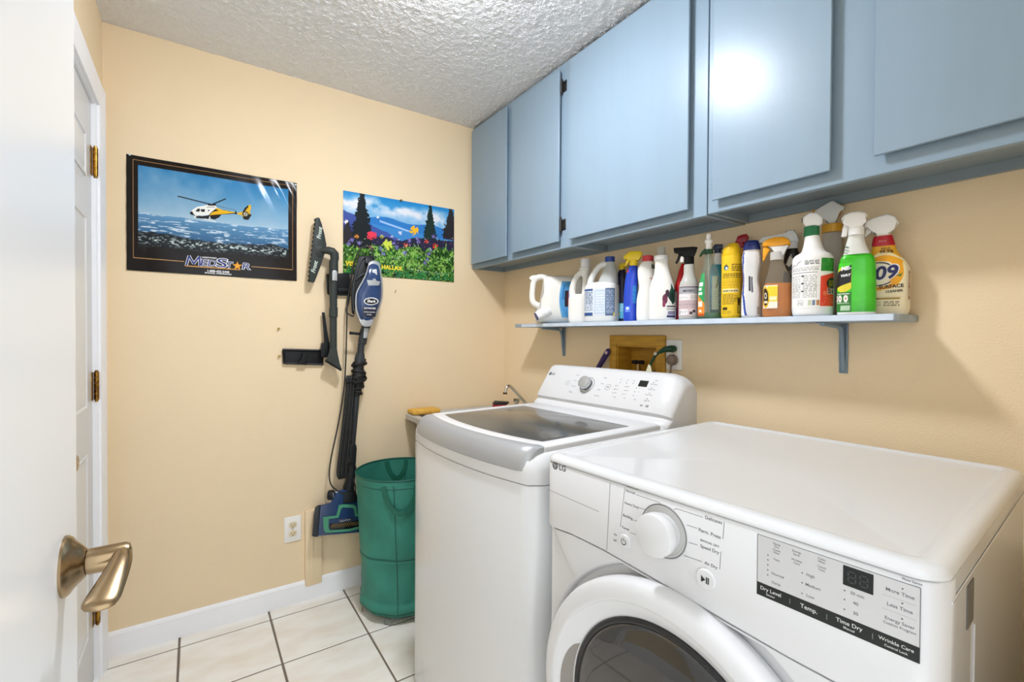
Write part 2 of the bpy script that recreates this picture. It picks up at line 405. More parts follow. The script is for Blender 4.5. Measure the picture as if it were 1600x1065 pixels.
# ------------------------------------------------------------------ wall cabinets
CX = -.2229; CT = H-.008
def cabinet(y0, y1, zb, label, doors, hinges=(), screws=()):
    t = thing('wall_cabinet', label, 'cabinet', (-.11, (y0+y1)/2, zb), group='blue cabinets along the right wall')
    b = B().box(CX, CX+.018, y1, y0, zb, CT, .0012, 1)                   # face frame
    obj('face_frame', b, BLUE, t, world=True, smooth=30)
    b = B().box(CX+.018, -.001, y0-.016, y0-.0005, zb+.001, CT).box(CX+.018, -.001, y1+.0005, y1+.016, zb+.001, CT)
    b.box(CX+.018, -.001, y1+.016, y0-.016, zb+.026, zb+.04).box(CX+.018, -.001, y1+.016, y0-.016, CT-.03, CT-.014)
    b.box(-.016, -.001, y1+.016, y0-.016, zb+.001, zb+.03)
    obj('cabinet_body', b, M('cabinet_underside', '87959c', .45), t, world=True, smooth=0)
    for (a0, a1, z0, z1) in doors:
        b = B(); xf = CX-.0225
        def rg(ins, x): return [Vector((x, a1+ins, z0+ins)), Vector((x, a0-ins, z0+ins)), Vector((x, a0-ins, z1-ins)), Vector((x, a1+ins, z1-ins))]
        b.rings([rg(.013, CX-.0012), rg(.002, CX-.013), rg(0, CX-.016), rg(0, xf+.0015), rg(.0015, xf)])
        d = obj('cabinet_door', b, BLUE, t, world=True, smooth=20)
        for (hy, hz) in hinges:
            if a1-.03 < hy < a0+.03:
                b = B().box(CX-.0015, CX, hy-.022, hy, hz-.024, hz+.024, .0005, 1)
                b.cyl((CX-.011, hy+.001, hz-.028), (CX-.011, hy+.001, hz+.028), .0058, seg=12)
                b.cyl((CX-.011, hy+.001, hz+.028), (CX-.011, hy+.001, hz+.034), .0035, seg=8).cyl((CX-.011, hy+.001, hz-.034), (CX-.011, hy+.001, hz-.028), .0035, seg=8)
                b.box(CX-.013, CX-.002, hy-.003, hy+.006, hz-.02, hz+.02)
                for q in (-.014, .014): b.cyl((CX-.0015, hy-.014, hz+q), (CX-.004, hy-.014, hz+q), .004, seg=8)
                obj('hinge', b, M('dark_hinge_steel', '4d4a46', .4, metal=.8), d, world=True, smooth=40)
    b = B()
    for (sy, sz) in screws:
        for k in range(3): b.cyl((CX, sy, sz+.012*k), (CX-.0012, sy, sz+.012*k), .0028, seg=8)
    if screws: tag(obj('hinge_marks', b, M('old_screw', '2e3338', .6), t, world=True), kind='stuff')
    return t
cabinet(-.002, -.8455, 1.633, 'two-door blue wall cabinet in the corner, against the back wall',
        [(-.028, -.385, 1.656, 2.408), (-.436, -.797, 1.662, 2.402)], [(-.80, 2.33), (-.80, 1.735)])
cabinet(-.8475, -1.4925, 1.633, 'blue wall cabinet with one wide door, middle of the row', [(-.866, -1.4385, 1.660, 2.410)], screws=[(-.8555, 2.33), (-.8555, 1.72)])
cabinet(-1.4965, -2.343, 1.636, 'blue wall cabinet nearest the camera, two doors, glare on its first door',
        [(-1.5235, -1.8435, 1.668, 2.410), (-1.934, -2.315, 1.675, 2.410)], screws=[(-1.512, 1.71)])

# ------------------------------------------------------------------ long shelf on two brackets
SZ = 1.3135; SD = .168
sh = thing('wall_shelf', 'long narrow blue-painted wall shelf holding the cleaning bottles', 'shelf', (-.08, -1.15, SZ-.0175))
b = B().box(-SD, -.001, -1.955, -.36, SZ-.0175, SZ, .0025, 2)
obj('shelf_board', b, BLUE2, sh, world=True, smooth=40)
b = B().box(-SD-.0014, -SD+.001, -1.953, -.42, SZ-.0165, SZ-.001, .0006, 1)
obj('front_strip', b, M('blue_white_edge', 'cfdbe8', .35, var=.12, vscale=20), sh, world=True, smooth=40)
BRK = M('painted_bracket_steel', '7f93a3', .35)
for by in (-.555, -1.788):
    b = B().box(-.0035, -.0005, by-.011, by+.011, 1.152, SZ-.0178, .001, 1)
    b.box(-.155, -.0005, by-.011, by+.011, SZ-.0215, SZ-.0178, .001, 1)
    pts = spline([(-.003, by, 1.160), (-.010, by, 1.21), (-.017, by, 1.262), (-.032, by, 1.283), (-.075, by, 1.288), (-.14, by, 1.2915)], 4)
    b.tube(pts, .0062, 8)
    for q in (-.0085, .0085): b.tube([(-.003, by+q*.3, 1.154), (-.0045, by+q, 1.19), (-.0045, by+q, 1.292)], .0028, 8)
    obj('bracket', b, BRK, sh, world=True, smooth=50)

# ------------------------------------------------------------------ valve box in the right wall
OCH = M('ochre_wood', 'c9972f', .45, bump=.15, bscale=40, stretch=(1, 1, 6), var=.22, vscale=9)
vb = thing('valve_box', 'yellow-brown wooden box set in the wall for the washer taps', 'wall box', (.0, -1.025, 1.0))
b = B()
by0, by1, bz0, bz1 = -1.176, -.878, .99, 1.258
b.box(-.012, -.0005, by0, by1, HZ1-.002, bz1, .002, 1).box(-.012, -.0005, by0, by1, bz0, HZ0+.002, .002, 1)
b.box(-.012, -.0005, by0, HY0+.002, HZ0+.002, HZ1-.002, .002, 1).box(-.012, -.0005, HY1-.002, by1, HZ0+.002, HZ1-.002, .002, 1)
obj('box_frame', b, OCH, vb, world=True, smooth=30)
b = B().box(.085, .095, HY0, HY1, HZ0, HZ1).box(-.004, .085, HY0, HY0+.008, HZ0, HZ1).box(-.004, .085, HY1-.008, HY1, HZ0, HZ1)
b.box(-.004, .085, HY0+.008, HY1-.008, HZ1-.008, HZ1).box(-.004, .085, HY0+.008, HY1-.008, HZ0, HZ0+.008)
obj('box_lining', b, OCH, vb, world=True, smooth=0)
v = B().cyl((.05, -.99, 1.04), (.05, -.99, 1.125), .012).cyl((.05, -.99, 1.085), (-.0, -.99, 1.075), .010).cyl((.05, -.99, 1.12), (.05, -.99, 1.135), .007)
vv = obj('tap', v, M('brass_tap', 'b9a06a', .3, metal=1), vb, world=True)
v = B()
for k in range(6):
    a = 2*PI*k/6; v.cyl((.05, -.99, 1.142), (.05+.026*math.cos(a), -.99+.026*math.sin(a), 1.142), .008, seg=8)
v.lathe([(0, -.006), (.02, -.006), (.022, 0), (.02, .006), (0, .006)], Matrix.Translation((.05, -.99, 1.142)))
obj('tap_handle', v, BLACK, vv, world=True)
v = B().cyl((.055, -1.06, 1.04), (.055, -1.06, 1.10), .012).cyl((.055, -1.06, 1.09), (.055, -1.06, 1.108), .022)
obj('tap', v, M('brass_tap', ''), vb, world=True)

# outlet on the right wall, with two plugs in it
def outlet(name, label, c, axis, w=.072, h=.116, slots=True):
    # axis: 'x' -> plate on the right wall facing -x, 'y' -> on the back wall facing -y
    f = (lambda a, z, d: Vector((c[0]-d, c[1]-a, c[2]+z))) if axis == 'x' else (lambda a, z, d: Vector((c[0]+a, c[1]-d, c[2]+z)))
    t = thing(name, label, 'outlet', tuple(f(0, 0, 0)))
    b = B().prism([(a, z) for a, z in rrect(-w/2, w/2, -h/2, h/2, .004, 3)], .0003, .0055, f, .0015, 2)
    obj('cover_plate', b, PLATE, t, world=True, smooth=50)
    for s in (-.0195, .0195):
        b = B().prism([(a, z+s) for a, z in rrect(-.0165, .0165, -.0143, .0143, .011, 5)], .005, .0075, f, .0008, 1)
        r = obj('receptacle', b, IVORY, t, world=True, smooth=50)
        b = B()
        for a in (-.0065, .0065): b.prism([(a-.001, s-.002), (a+.001, s-.002), (a+.001, s+.006), (a-.001, s+.006)], .007, .0078, f)
        b.prism([(.0025*math.cos(q), s-.008+.0025*math.sin(q)) for q in [2*PI*k/10 for k in range(10)]], .007, .0078, f)
        obj('slot', b, M('slot_brown', '5a4630', .6), r, world=True)
    b = B().prism([(.003*math.cos(q), .003*math.sin(q)) for q in [2*PI*k/12 for k in range(12)]], .005, .0066, f)
    obj('screw', b, GREYP, t, world=True)
    return t
outlet('wall_outlet', 'white outlet on the right wall behind the washer, two plugs in it', (0, -1.2135, 1.183), 'x')
outlet('wall_outlet', 'ivory duplex outlet low on the back wall left of the vacuum cleaner', (-1.1715, 0, .349), 'y')
# grey round plug with its cord, green plug with its cord and tag
pg = thing('power_plug', 'round grey plug in the lower socket of the right wall outlet', 'plug', (-.008, -1.2135, 1.1635))
RXm = Matrix.Rotation(-PI/2, 4, 'Y')
b = B().lathe([(0, 0), (.018, 0), (.0205, .003), (.0205, .018), (.018, .024), (.012, .027), (0, .0275)], Matrix.Translation((-.0085, -1.2165, 1.164)) @ RXm)
GP = M('taupe_plug', '7d6d60', .5)
obj('plug_body', b, GP, pg, world=True)
b = B().tube(spline([(-.024, -1.2165, 1.152), (-.025, -1.2155, 1.128), (-.026, -1.2145, 1.09), (-.03, -1.2145, 1.02), (-.03, -1.20, .93)], 5), [.010]+[.0045]*3+[.004]*17, 8)
obj('cord', b, GP, pg, world=True)
GG = M('green_cord', '12402a', .45)
gp = thing('power_plug', 'dark green extension cord plug in the upper socket, white tag on cord', 'plug', (-.008, -1.2135, 1.2025))
b = B().tube(spline([(-.0085, -1.217, 1.207), (-.02, -1.222, 1.207), (-.035, -1.218, 1.207), (-.045, -1.20, 1.203), (-.05, -1.183, 1.194)], 4), [.011, .012]+[.0128]*7+[.012, .0115, .011, .010, .009, .0085, .008, .007], 12)
obj('plug_body', b, GG, gp, world=True)
b = B().tube(spline([(-.05, -1.183, 1.194), (-.055, -1.166, 1.178), (-.058, -1.15, 1.15), (-.058, -1.14, 1.12), (-.05, -1.12, 1.05), (-.04, -1.10, .95)], 5), .0052, 8)
obj('cord', b, GG, gp, world=True)
b = B().lathe([(0, -.006), (.006, -.006), (.0075, 0), (.006, .006), (0, .006)], Matrix.Translation((-.056, -1.168, 1.187)) @ Matrix.Rotation(.7, 4, 'X'), 12)
obj('cord_clip', b, M('beige_clip', 'd9cdb4', .5), gp, world=True)
b = B().prism([(-.004, .022), (.006, .018), (.016, -.02), (-.02, -.012)], 0, .0012, lambda a, c, d: Vector((-.066-d, -1.147-a, 1.122+c)), .0003, 1)
obj('tag', b, M('cream_tag', 'e6e2c4', .6), gp, world=True)

# purple handled brush standing behind the washer
PUR = M('purple_plastic', '2c1756', .35)
br = thing('long_brush', 'purple handle with hanging hole standing behind the washer, beside wooden box', 'brush', (-.04, -.80, .97))
axis = (Vector((-.03, -.8735, 1.2005))-Vector((-.05, -.76, 1.03))).normalized()
p0 = Vector((-.045, -.745, .985)); rs = []
L = [(0, .014), (.05, .0125), (.10, .0125), (.16, .0135), (.20, .0150), (.235, .0150), (.249, .0118), (.256, .005)]
side = axis.cross(Vector((1, 0, 0))).normalized()
for s, r_ in L: rs.append([p0+axis*s*1.0+side*(r_*math.cos(a))+Vector((1, 0, 0))*(.006*min(1, r_/.008)*math.sin(a)) for a in [2*PI*k/16 for k in range(16)]])
obj('handle', B().rings(rs), PUR, br, world=True, smooth=60)
hc = p0+axis*.236+Vector((-.006, 0, 0))
ring = [hc+side*(.0075*math.cos(a))+axis*(.0085*math.sin(a)) for a in [2*PI*k/18 for k in range(19)]]
obj('hang_ring', B().prism([(.0065*math.cos(a), .0075*math.sin(a)) for a in [2*PI*k/18 for k in range(18)]], 0, .0016, lambda a, c, d: hc+side*a+axis*c+Vector((-d+.0006, 0, 0))), M('pale_ring', 'd9b9bd', .5), br, world=True)
b = B().box(-.06, -.03, -.755, -.725, .93, .99, .006)
obj('brush_head', b, PUR, br, world=True)

# ------------------------------------------------------------------ front-loading dryer
TH = R(3.2)
def lhit(T, px, py, P0, n):                  # measured pixel -> point of a plane in a thing's own frame
    Ti = WM[T].inverted(); o = Ti @ CAM; d = Ti.to_3x3() @ ray(px, py)
    return o + d*(((P0-o) @ n)/(d @ n) if False else ((P0-o).dot(n)/d.dot(n)))
DW, DD = .702, .716
dy = thing('front_load_dryer', 'white front-loading dryer with round dark glass door, nearest the camera', 'dryer', (-.857, -1.503, 0), -PI/2+TH)
YF = -.0125
def zb(a):                                   # curved lower edge of the control panel
    xs = [0, .09, .18, .323, .442, .537, .702]; zs = [.8125, .8200, .8195, .8095, .7995, .793, .789]
    return float(np.interp(a, xs, zs))
def plan(a, r=.034):                         # how far the front turns back at its vertical corners
    e = min(a, DW-a)
    return 0 if e >= r else r-math.sqrt(max(0, r*r-(r-e)**2))
body = B(); rr = [rrect(.001, DW-.001, 0, DD, .03, 6)]
o = rrect(.001, DW-.001, .008, DD, .026, 6)
body.rings([[Vector((x, y, z)) for x, y in o] for z in (.02, .03, .966)])
obj('cabinet_shell', body, APPL, dy, smooth=40)
def rr3(ins, z, r=.036): return [Vector((x, y, z)) for x, y in rrect(-.001+ins, DW+.001-ins, YF-.001+ins, DD-ins, max(.004, r-ins*.7), 8)]
b = B().rings([rr3(.004, .9655), rr3(.001, .9665), rr3(0, .9685), rr3(.0005, .9715), rr3(.004, .977), rr3(.010, .9808), rr3(.017, .982), rr3(.026, .9822), rr3(.031, .9812), rr3(.034, .9782), rr3(.040, .9772), rr3(.30, .9775, .05)])
obj('top_panel', b, APPL, dy, smooth=50)
# control panel
b = B(); rs = []
for i in range(61):
    a = .0+DW*i/60; p = plan(a); z0 = zb(a)
    rs.append([Vector((a, y+p, z)) for y, z in ((YF+.02, z0+.002), (YF+.004, z0), (YF+.001, z0+.0012), (YF, z0+.004), (YF, .9615), (YF+.003, .9645), (YF+.02, .9645))])
b.rings(rs); panel = obj('control_panel', b, APPL2, dy, smooth=50)
# lower front with the round recess of the door
DC = (.340, .510); ZB0 = .10
angs = sorted({2*PI*k/120 for k in range(120)} | {math.atan2(zz-DC[1], aa-DC[0]) % (2*PI) for aa, zz in ((0.002, zb(0)-.003), (DW-.002, zb(DW)-.003), (.002, ZB0), (DW-.002, ZB0))})
def rim(t):
    c, s = math.cos(t), math.sin(t); k = 9
    if c > 1e-6: k = min(k, (DW-.002-DC[0])/c)
    if c < -1e-6: k = min(k, (.002-DC[0])/c)
    if s < -1e-6: k = min(k, (ZB0-DC[1])/s)
    if s > 1e-6:
        kk = k
        for _ in range(20): kk = (zb(max(0, min(DW, DC[0]+c*kk)))-.0035-DC[1])/s if (zb(max(0, min(DW, DC[0]+c*kk)))-.0035-DC[1])/s < k else k
        k = min(k, kk)
    return k
def rg(fr, y):
    out = []
    for t in angs:
        k = rim(t); r = min(k-.001*(5-5*min(1, fr)) , fr) if fr < 1 else k
        a, z = DC[0]+math.cos(t)*r, DC[1]+math.sin(t)*r
        out.append(Vector((a, y+plan(max(0, min(DW, a))), z)))
    return out
b = B().rings([rg(2, YF+.02), rg(2, YF+.004), rg(.324, YF+.004), rg(.3195, YF+.0055), rg(.3155, YF+.011), rg(.312, YF+.024), rg(.306, YF+.03), rg(.10, YF+.03)], caps=False)
obj('front_panel', b, APPL2, dy, smooth=50)
b = B().prism([(a, z) for a, z in [(.004, .02), (DW-.004, .02), (DW-.004, .098), (.004, .098)]], YF+.006, YF+.03, lambda a, c, d: Vector((a, d+plan(a), c)), .002, 1)
obj('kick_panel', b, APPL2, dy)
b = B()
for a in (.05, DW-.05):
    for y in (.06, DD-.06): b.cyl((a, y, 0), (a, y, .022), .022, seg=14)
tag(obj('levelling_feet', b, DARK, dy), kind='stuff')
# the round door: outer ring, dished inside, dark glass
MD = lambda ca, cz: Matrix.Translation((ca, 0, cz)) @ Matrix.Rotation(PI/2, 4, 'X')    # lathe axis -> towards the room
b = B(); prof = [(.20, -.014), (.296, -.014), (.3005, .004), (.3010, .018), (.2985, .026), (.293, .0312), (.284, .034), (.272, .035), (.267, .035), (.2640, .0338), (.262, .031), (.2595, .029)]
rs = []
for r, h in prof: rs.append([Vector((DC[0]+r*math.cos(t), YF-h, DC[1]+r*math.sin(t))) for t in [2*PI*k/96 for k in range(96)]])
for r, h, oa in ((.255, .0275, -.002), (.240, .017, .0), (.226, .006, 0), (.223, .004, 0), (.21, .004, 0)): rs.append([Vector((DC[0]+oa+r*math.cos(t), YF-h, DC[1]+r*math.sin(t))) for t in [2*PI*k/96 for k in range(96)]])
b.rings(rs, caps=False)
dd = obj('door_ring', b, APPL2, dy, smooth=50)
b = B().lathe([(.226, .003), (.2265, .008), (.224, .011), (.219, .012), (.214, .009), (.212, .003)], Matrix.Translation((DC[0], YF, DC[1])) @ Matrix.Rotation(PI/2, 4, 'X'), 80)
obj('glass_rim', b, M('door_gasket_black', '242424', .3), dd, smooth=50)
b = B().lathe([(.216, .004), (.214, .011), (.205, .0135), (.18, .0155), (.14, .017), (.08, .018), (.0, .0182)], Matrix.Translation((DC[0], YF, DC[1])) @ Matrix.Rotation(PI/2, 4, 'X'), 80)
obj('door_glass', b, M('dryer_door_glass', '2c2b29', .045, spec=.7, coat=.6), dd, smooth=80)
# grip pocket at the left of the dish
b = B(); rs = []
for k in range(25):
    t = R(156)+R(52)*k/24; e = math.sin(PI*k/24)**.5
    r0, r1 = .2295, .2295+.022*e+.0004
    hh = lambda r: np.interp(r, [.226, .240, .255], [.006, .017, .0275])
    rs.append([Vector((DC[0]+r*math.cos(t), YF-hh(r)-.0006, DC[1]+r*math.sin(t))) for r in (r0, (r0+r1)/2, r1)])
for i in range(24):
    pass
vs = [[b.b.verts.new(p) for p in r] for r in rs]
for i in range(24):
    for j in range(2): b.b.faces.new((vs[i][j], vs[i+1][j], vs[i+1][j+1], vs[i][j+1]))
obj('grip_pocket', b, M('grip_pocket_grey', '8d8780', .5), dd, smooth=60)
# knob, buttons, display
def df(px, py): p = lhit(dy, px, py, Vector((0, YF, 0)), Vector((0, 1, 0))); return p.x, p.z
DOT = lambda ca, cz: Matrix.Translation((ca, YF, cz)) @ Matrix.Rotation(PI/2, 4, 'X')
ka, kz = .3255, .9065
b = B().lathe([(0, .0008), (.041, .0008), (.0415, .0015), (.0462, .0016), (.0462, .0004), (.0475, .0002)], DOT(ka, kz), 56)
obj('knob_ring', b, M('knob_ring_grey', 'bdbcb9', .4), dy, smooth=40)
b = B(); rs = [[DOT(ka, kz) @ Vector((r*math.cos(t), r*math.sin(t), .0019)) for t in [2*PI*k/56 for k in range(56)]] for r in (.0455, .0470)]
b.rings(rs, caps=False); obj('knob_outline', b, INK, dy)
b = B().lathe([(0, .001), (.0335, .001), (.0340, .010), (.0372, .0145), (.0375, .029), (.0365, .0325), (.034, .034), (.0, .0345)], DOT(ka, kz-.001), 56)
kn = obj('dial_knob', b, APPL2, dy, smooth=40)
for nm, (pa, pz), r in (('power_button', df(977, 845), .0135), ('start_button', df(1104, 904), .0165)):
    b = B().lathe([(r+.0015, .0002), (r+.0015, .0008), (r+.0003, .0008), (r, .003), (r-.0012, .0046), (0, .005)], DOT(pa, pz), 32)
    bt = obj(nm, b, APPL2, dy, smooth=40)
    b = B(); y = YF-.0056
    P = lambda a, z: Vector((pa+a, y, pz+z))
    if nm == 'power_button':
        for k in range(14):
            t0, t1 = R(125+290*k/14), R(125+290*(k+1)/14)
            b.b.faces.new([b.b.verts.new(P(r_*math.cos(t), r_*math.sin(t))) for r_, t in ((.0048, t0), (.0062, t0), (.0062, t1), (.0048, t1))])
        b.b.faces.new([b.b.verts.new(P(*q)) for q in ((-.0006, .0005), (.0006, .0005), (.0006, .0075), (-.0006, .0075))])
    else:
        b.b.faces.new([b.b.verts.new(P(*q)) for q in ((-.0065, -.0055), (.001, 0), (-.0065, .0055))])
        for s in (.002, .0052): b.b.faces.new([b.b.verts.new(P(*q)) for q in ((s, -.0055), (s+.002, -.0055), (s+.002, .0055), (s, .0055))])
    obj('symbol', b, INKD, bt, smooth=0)
fd = lambda x, y: Vector((x, YF-.0004, y))
def fitted(rows, pf):
    out = []
    for st, x0, y0, x1, y1, mx in rows:
        p, q = pf(x0, y0), pf(x1, y1); out.append((st, p[0], (p[1]+q[1])/2, min(mx, abs(q[0]-p[0])/tw(st)), 'LEFT'))
    return out
cz_ = lambda u, v: df(940+u/5.605, 740+v/5.605)
text('lettering', fitted([('Normal', 212, 140, 290, 172, .0095), ('SENSOR DRY', 220, 106, 325, 138, .006), ('Heavy Duty', 203, 248, 325, 298, .0095), ('Bedding', 187, 355, 270, 395, .0095), ('Towels', 177, 460, 243, 495, .0095),
    ('Delicates', 905, 375, 1052, 432, .0105), ('Perm. Press', 850, 488, 1040, 555, .0105), ('MANUAL DRY', 865, 578, 1030, 638, .0068), ('Speed Dry', 865, 628, 1028, 692, .0105), ('Air Dry', 903, 775, 1015, 825, .0105), ('On', 108, 525, 140, 540, .006), ('Off', 103, 575, 150, 598, .006)], cz_), INK, fd, dy, bold=.012)
def strokes(name, segs, wd, mat, f, parent):
    b = B()
    for x0, y0, x1, y1 in segs:
        L = math.hypot(x1-x0, y1-y0); nx_, ny_ = -(y1-y0)/L*wd/2, (x1-x0)/L*wd/2
        b.b.faces.new([b.b.verts.new(f(*q)) for q in ((x0+nx_, y0+ny_), (x1+nx_, y1+ny_), (x1-nx_, y1-ny_), (x0-nx_, y0-ny_))])
    me = bpy.data.meshes.new(name); b.b.to_mesh(me); b.b.free(); me.materials.append(mat)
    return tag(link(bpy.data.objects.new(name, me), parent), kind='stuff')
gl = []
for (u0, v0, u1, v1) in ((205, 118, 165, 462), (300, 180, 498, 246), (498, 246, 520, 262), (330, 295, 400, 318), (400, 318, 412, 330), (280, 402, 352, 428), (247, 512, 362, 556), (1075, 420, 1063, 568), (1046, 680, 1036, 835),
    (632, 312, 655, 303), (655, 303, 890, 380), (747, 446, 840, 477), (765, 600, 840, 622), (722, 714, 880, 768)):
    gl.append(cz_(u0, v0)+cz_(u1, v1))
strokes('guide_lines', gl, .0008, INK, fd, dy)
strokes('panel_seams', [(.2015, .962, .194, .822), (.0145, .8985, .172, .8945)], .0011, M('seam_shadow_grey', '8b8a88', .6), fd, dy)
# maker's badge
def badge(name, ca, cz, s, f, parent, mat):
    b = B(); n = 28
    for k in range(n):
        t0, t1 = 2*PI*k/n, 2*PI*(k+1)/n
        b.b.faces.new([b.b.verts.new(f(ca+r*math.cos(t), cz+r*math.sin(t))) for r, t in ((0.001*s/.01, t0), (.0062*s/.01*1.0, t0), (.0062*s/.01, t1), (.001*s/.01, t1))])
    me = bpy.data.meshes.new(name); b.b.to_mesh(me); b.b.free(); me.materials.append(mat)
    o = link(bpy.data.objects.new(name, me), parent)
    k = s/.01
    f2 = lambda x, y: f(x, y)+(f(0, 0)-f(0, 0))
    return o
def badge_face(ca, cz, s, f, parent):        # pale marks on the round badge
    k = s/.01
    strokes('badge_mark', [(ca-.0005*k, cz+.0032*k, ca-.0005*k, cz-.003*k), (ca-.0005*k, cz-.003*k, ca+.0018*k, cz-.003*k), (ca+.0012*k, cz+.0008*k, ca+.0042*k, cz+.0008*k)], .0008*k, M('badge_pale', 'dcdcda', .5), f, parent)
    strokes('badge_mark', [(ca-.0028*k, cz+.0024*k, ca-.0018*k, cz+.0014*k)], .0012*k, M('badge_pale', ''), f, parent)
ba, bz = df(867.5, 727)
badge('badge', ba, bz, .0145, lambda x, y: Vector((x, YF-.0004+plan(max(0, x)), y)), dy, INK)
badge_face(ba, bz, .0145, lambda x, y: Vector((x, YF-.0008+plan(max(0, x)), y)), dy)
text('badge_letters', [('LG', ba+.0125, bz-.0005, .0185, 'LEFT')], INK, lambda x, y: Vector((x, YF-.0004+plan(max(0, x)), y)), dy, bold=.03)
# display block
da0, dz1 = df(1184, 837); da1, dz0 = df(1437, 1030); dz1 = .9575
dz0 = .8665
b = B().prism(rrect(da0, da1, dz0, dz1, .0006, 2), 0, .0003, lambda a, c, d: Vector((a, YF-d, c)))
obj('display_panel', b, M('display_panel_grey', 'c6c5c4', .3), dy)
strokes('display_frame', [(da0, dz0, da0, dz1), (da0, dz1, da1, dz1), (da1, dz1, da1, dz0)], .0009, INK, fd, dy)
b = B().prism(rrect(da0, da1, dz0, dz0+.0195, .0006, 2), 0, .0005, lambda a, c, d: Vector((a, YF-d, c)))
obj('display_band', b, M('band_black', '1f2220', .35), dy)
b = B().prism(rrect(.601, .634, .9285, .9545, .0006, 2), 0, .0006, lambda a, c, d: Vector((a, YF-d, c)))
obj('display', b, M('display_black', '1d201f', .2), dy)
seg = []
for cx_ in (.611, .624):
    for (x0, y0, x1, y1) in ((-.003, .007, .003, .007), (-.003, 0, .003, 0), (-.003, -.007, .003, -.007), (-.004, .006, -.004, .001), (.004, .006, .004, .001), (-.004, -.001, -.004, -.006), (.004, -.001, .004, -.006)):
        seg.append((cx_+x0, .9415+y0, cx_+x1, .9415+y1))
strokes('digits', seg, .0014, M('unlit_segment', '3e4240', .4), lambda x, y: Vector((x, YF-.001, y)), dy)
fw = lambda x, y: Vector((x, YF-.0009, y))
text('band_lettering', [('Dry Level', .510, dz0+.0122, .0075), ('Sensor', .510, dz0+.0055, .0045), ('Temp.', .561, dz0+.0105, .0085), ('Time Dry', .6085, dz0+.0122, .0075), ('Manual', .6085, dz0+.0055, .0045), ('Wrinkle Care', .6575, dz0+.0122, .0062), ('Control Lock', .6575, dz0+.0055, .0042)], M('band_text', 'd3d3cf', .5), fw, dy, bold=.01)
strokes('band_ticks', [(x, dz0+.006, x, dz0+.0135) for x in (.5365, .583, .634)], .0011, M('band_tick', '6b6e6c', .5), fw, dy)
rows = ['Very', 'More', 'Normal', 'Less', 'Damp']
tx = [('Damp', .5175, .9515, .0042), ('Dry', .5175, .9475, .0042), ('Check', .5175, .9425, .0042), ('Filter', .5175, .9385, .0042), ('Very', .5175, .9285, .0046), ('Normal', .5195, .9065, .0055), ('Damp', .5175, .8935, .005),
      ('Energy', .5445, .9505, .0042), ('Saver', .5445, .9462, .0042), ('Wrinkle', .5445, .938, .0042), ('Care', .5445, .9338, .0042), ('High', .5625, .9235, .0058), ('Medium', .5655, .9095, .0058), ('Low', .5625, .8945, .0058),
      ('Clean', .576, .952, .0042), ('Filter', .576, .948, .0042), ('Check', .576, .941, .0042), ('Vent', .576, .937, .0042), ('50 min', .617, .921, .0055), ('40', .6155, .909, .0058), ('30', .6155, .896, .0058),
      ('More Time', .6605, .9425, .0062), ('Less Time', .6605, .9245, .0062), ('Energy Saver', .6605, .9065, .0056), ('Custom Program', .6605, .9005, .0046), ('Flow Sense', .672, .962, .0042)]
text('display_lettering', tx, INK, fd, dy, bold=.012)
b = B()
for (x, y) in [(.5055, z) for z in (.931, .924, .9165, .909, .9015)]+[(.552, .9235), (.552, .9095), (.552, .8945), (.603, .921), (.603, .909), (.603, .896), (.663, .9495), (.663, .9315), (.663, .9125)]:
    b.b.faces.new([b.b.verts.new(fd(x+.0011*math.cos(t), y+.0011*math.sin(t))) for t in [2*PI*k/8 for k in range(8)]])
me = bpy.data.meshes.new('indicator_dots'); b.b.to_mesh(me); b.b.free(); me.materials.append(INK); tag(link(bpy.data.objects.new('indicator_dots', me), dy), kind='stuff')
strokes('display_rules', [(.643, .9345, .676, .9345), (.643, .917, .676, .917)], .0005, GREYP, fd, dy)
# right flank: seam, sticker, long groove
b = B().box(DW-.0005, DW+.0012,   .02, .70, .9365, .9405, .0005, 1)
obj('side_seam', b, APPL, dy)
b = B().box(DW-.0008, DW+.0005, .115, .155, .87, .927)
obj('side_sticker', b, M('sticker_grey', '6f6c66', .6), dy)
b = B().box(DW-.0008, DW+.0015, .162, .167, .12, .86)
obj('side_rib', b, APPL, dy)

# ------------------------------------------------------------------ top-loading washer
WW = .682; WBD = .75
wa = thing('top_load_washer', 'white top-loading washer with silver lid grip and dark glass lid', 'washer', (-.893, -.775, 0), -PI/2+TH)
def bow(a): t = (a-WW/2)/(WW/2); return -.042*(1-abs(t)**2.2)
def wplan(ins=0, r=.03, back=WBD, n=26, fb=0):
    """outline with the bowed front, corner radius r"""
    x0, x1 = ins, WW-ins; out = []
    for i in range(n+1):
        a = x0+(x1-x0)*i/n; e = min(a-x0, x1-a); c = 0 if e >= r else r-math.sqrt(max(0, r*r-(r-e)**2))
        out.append((a, bow(a)+ins+c+fb))
    for (cx, sgn) in ((x1, 1), (x0, -1)):
        rr_ = .02
        for k in range(4):
            t = k/3*PI/2
            if sgn > 0: out.append((x1-rr_+rr_*math.cos(t), back-rr_+rr_*math.sin(t)))
            else: out.append((x0+rr_-rr_*math.sin(t), back-rr_+rr_*math.cos(t)))
    return out
V3 = lambda o, z: [Vector((x, y, z)) for x, y in o]
b = B().rings([V3(wplan(.001), .02), V3(wplan(0), .03), V3(wplan(0), .876), V3(wplan(.0015), .8795), V3(wplan(.004), .880)])
obj('cabinet_shell', b, APPL, wa, smooth=40)
b = B().rings([V3(wplan(.0035), .8815), V3(wplan(.0008), .8825), V3(wplan(0), .885), V3(wplan(0), .905), V3(wplan(.002, .03), .922), V3(wplan(.008, .03), .938), V3(wplan(.018, .032), .950), V3(wplan(.032, .034), .9575), V3(wplan(.05, .036), .960)])
obj('top_cover', b, APPL2, wa, smooth=50)
b = B()
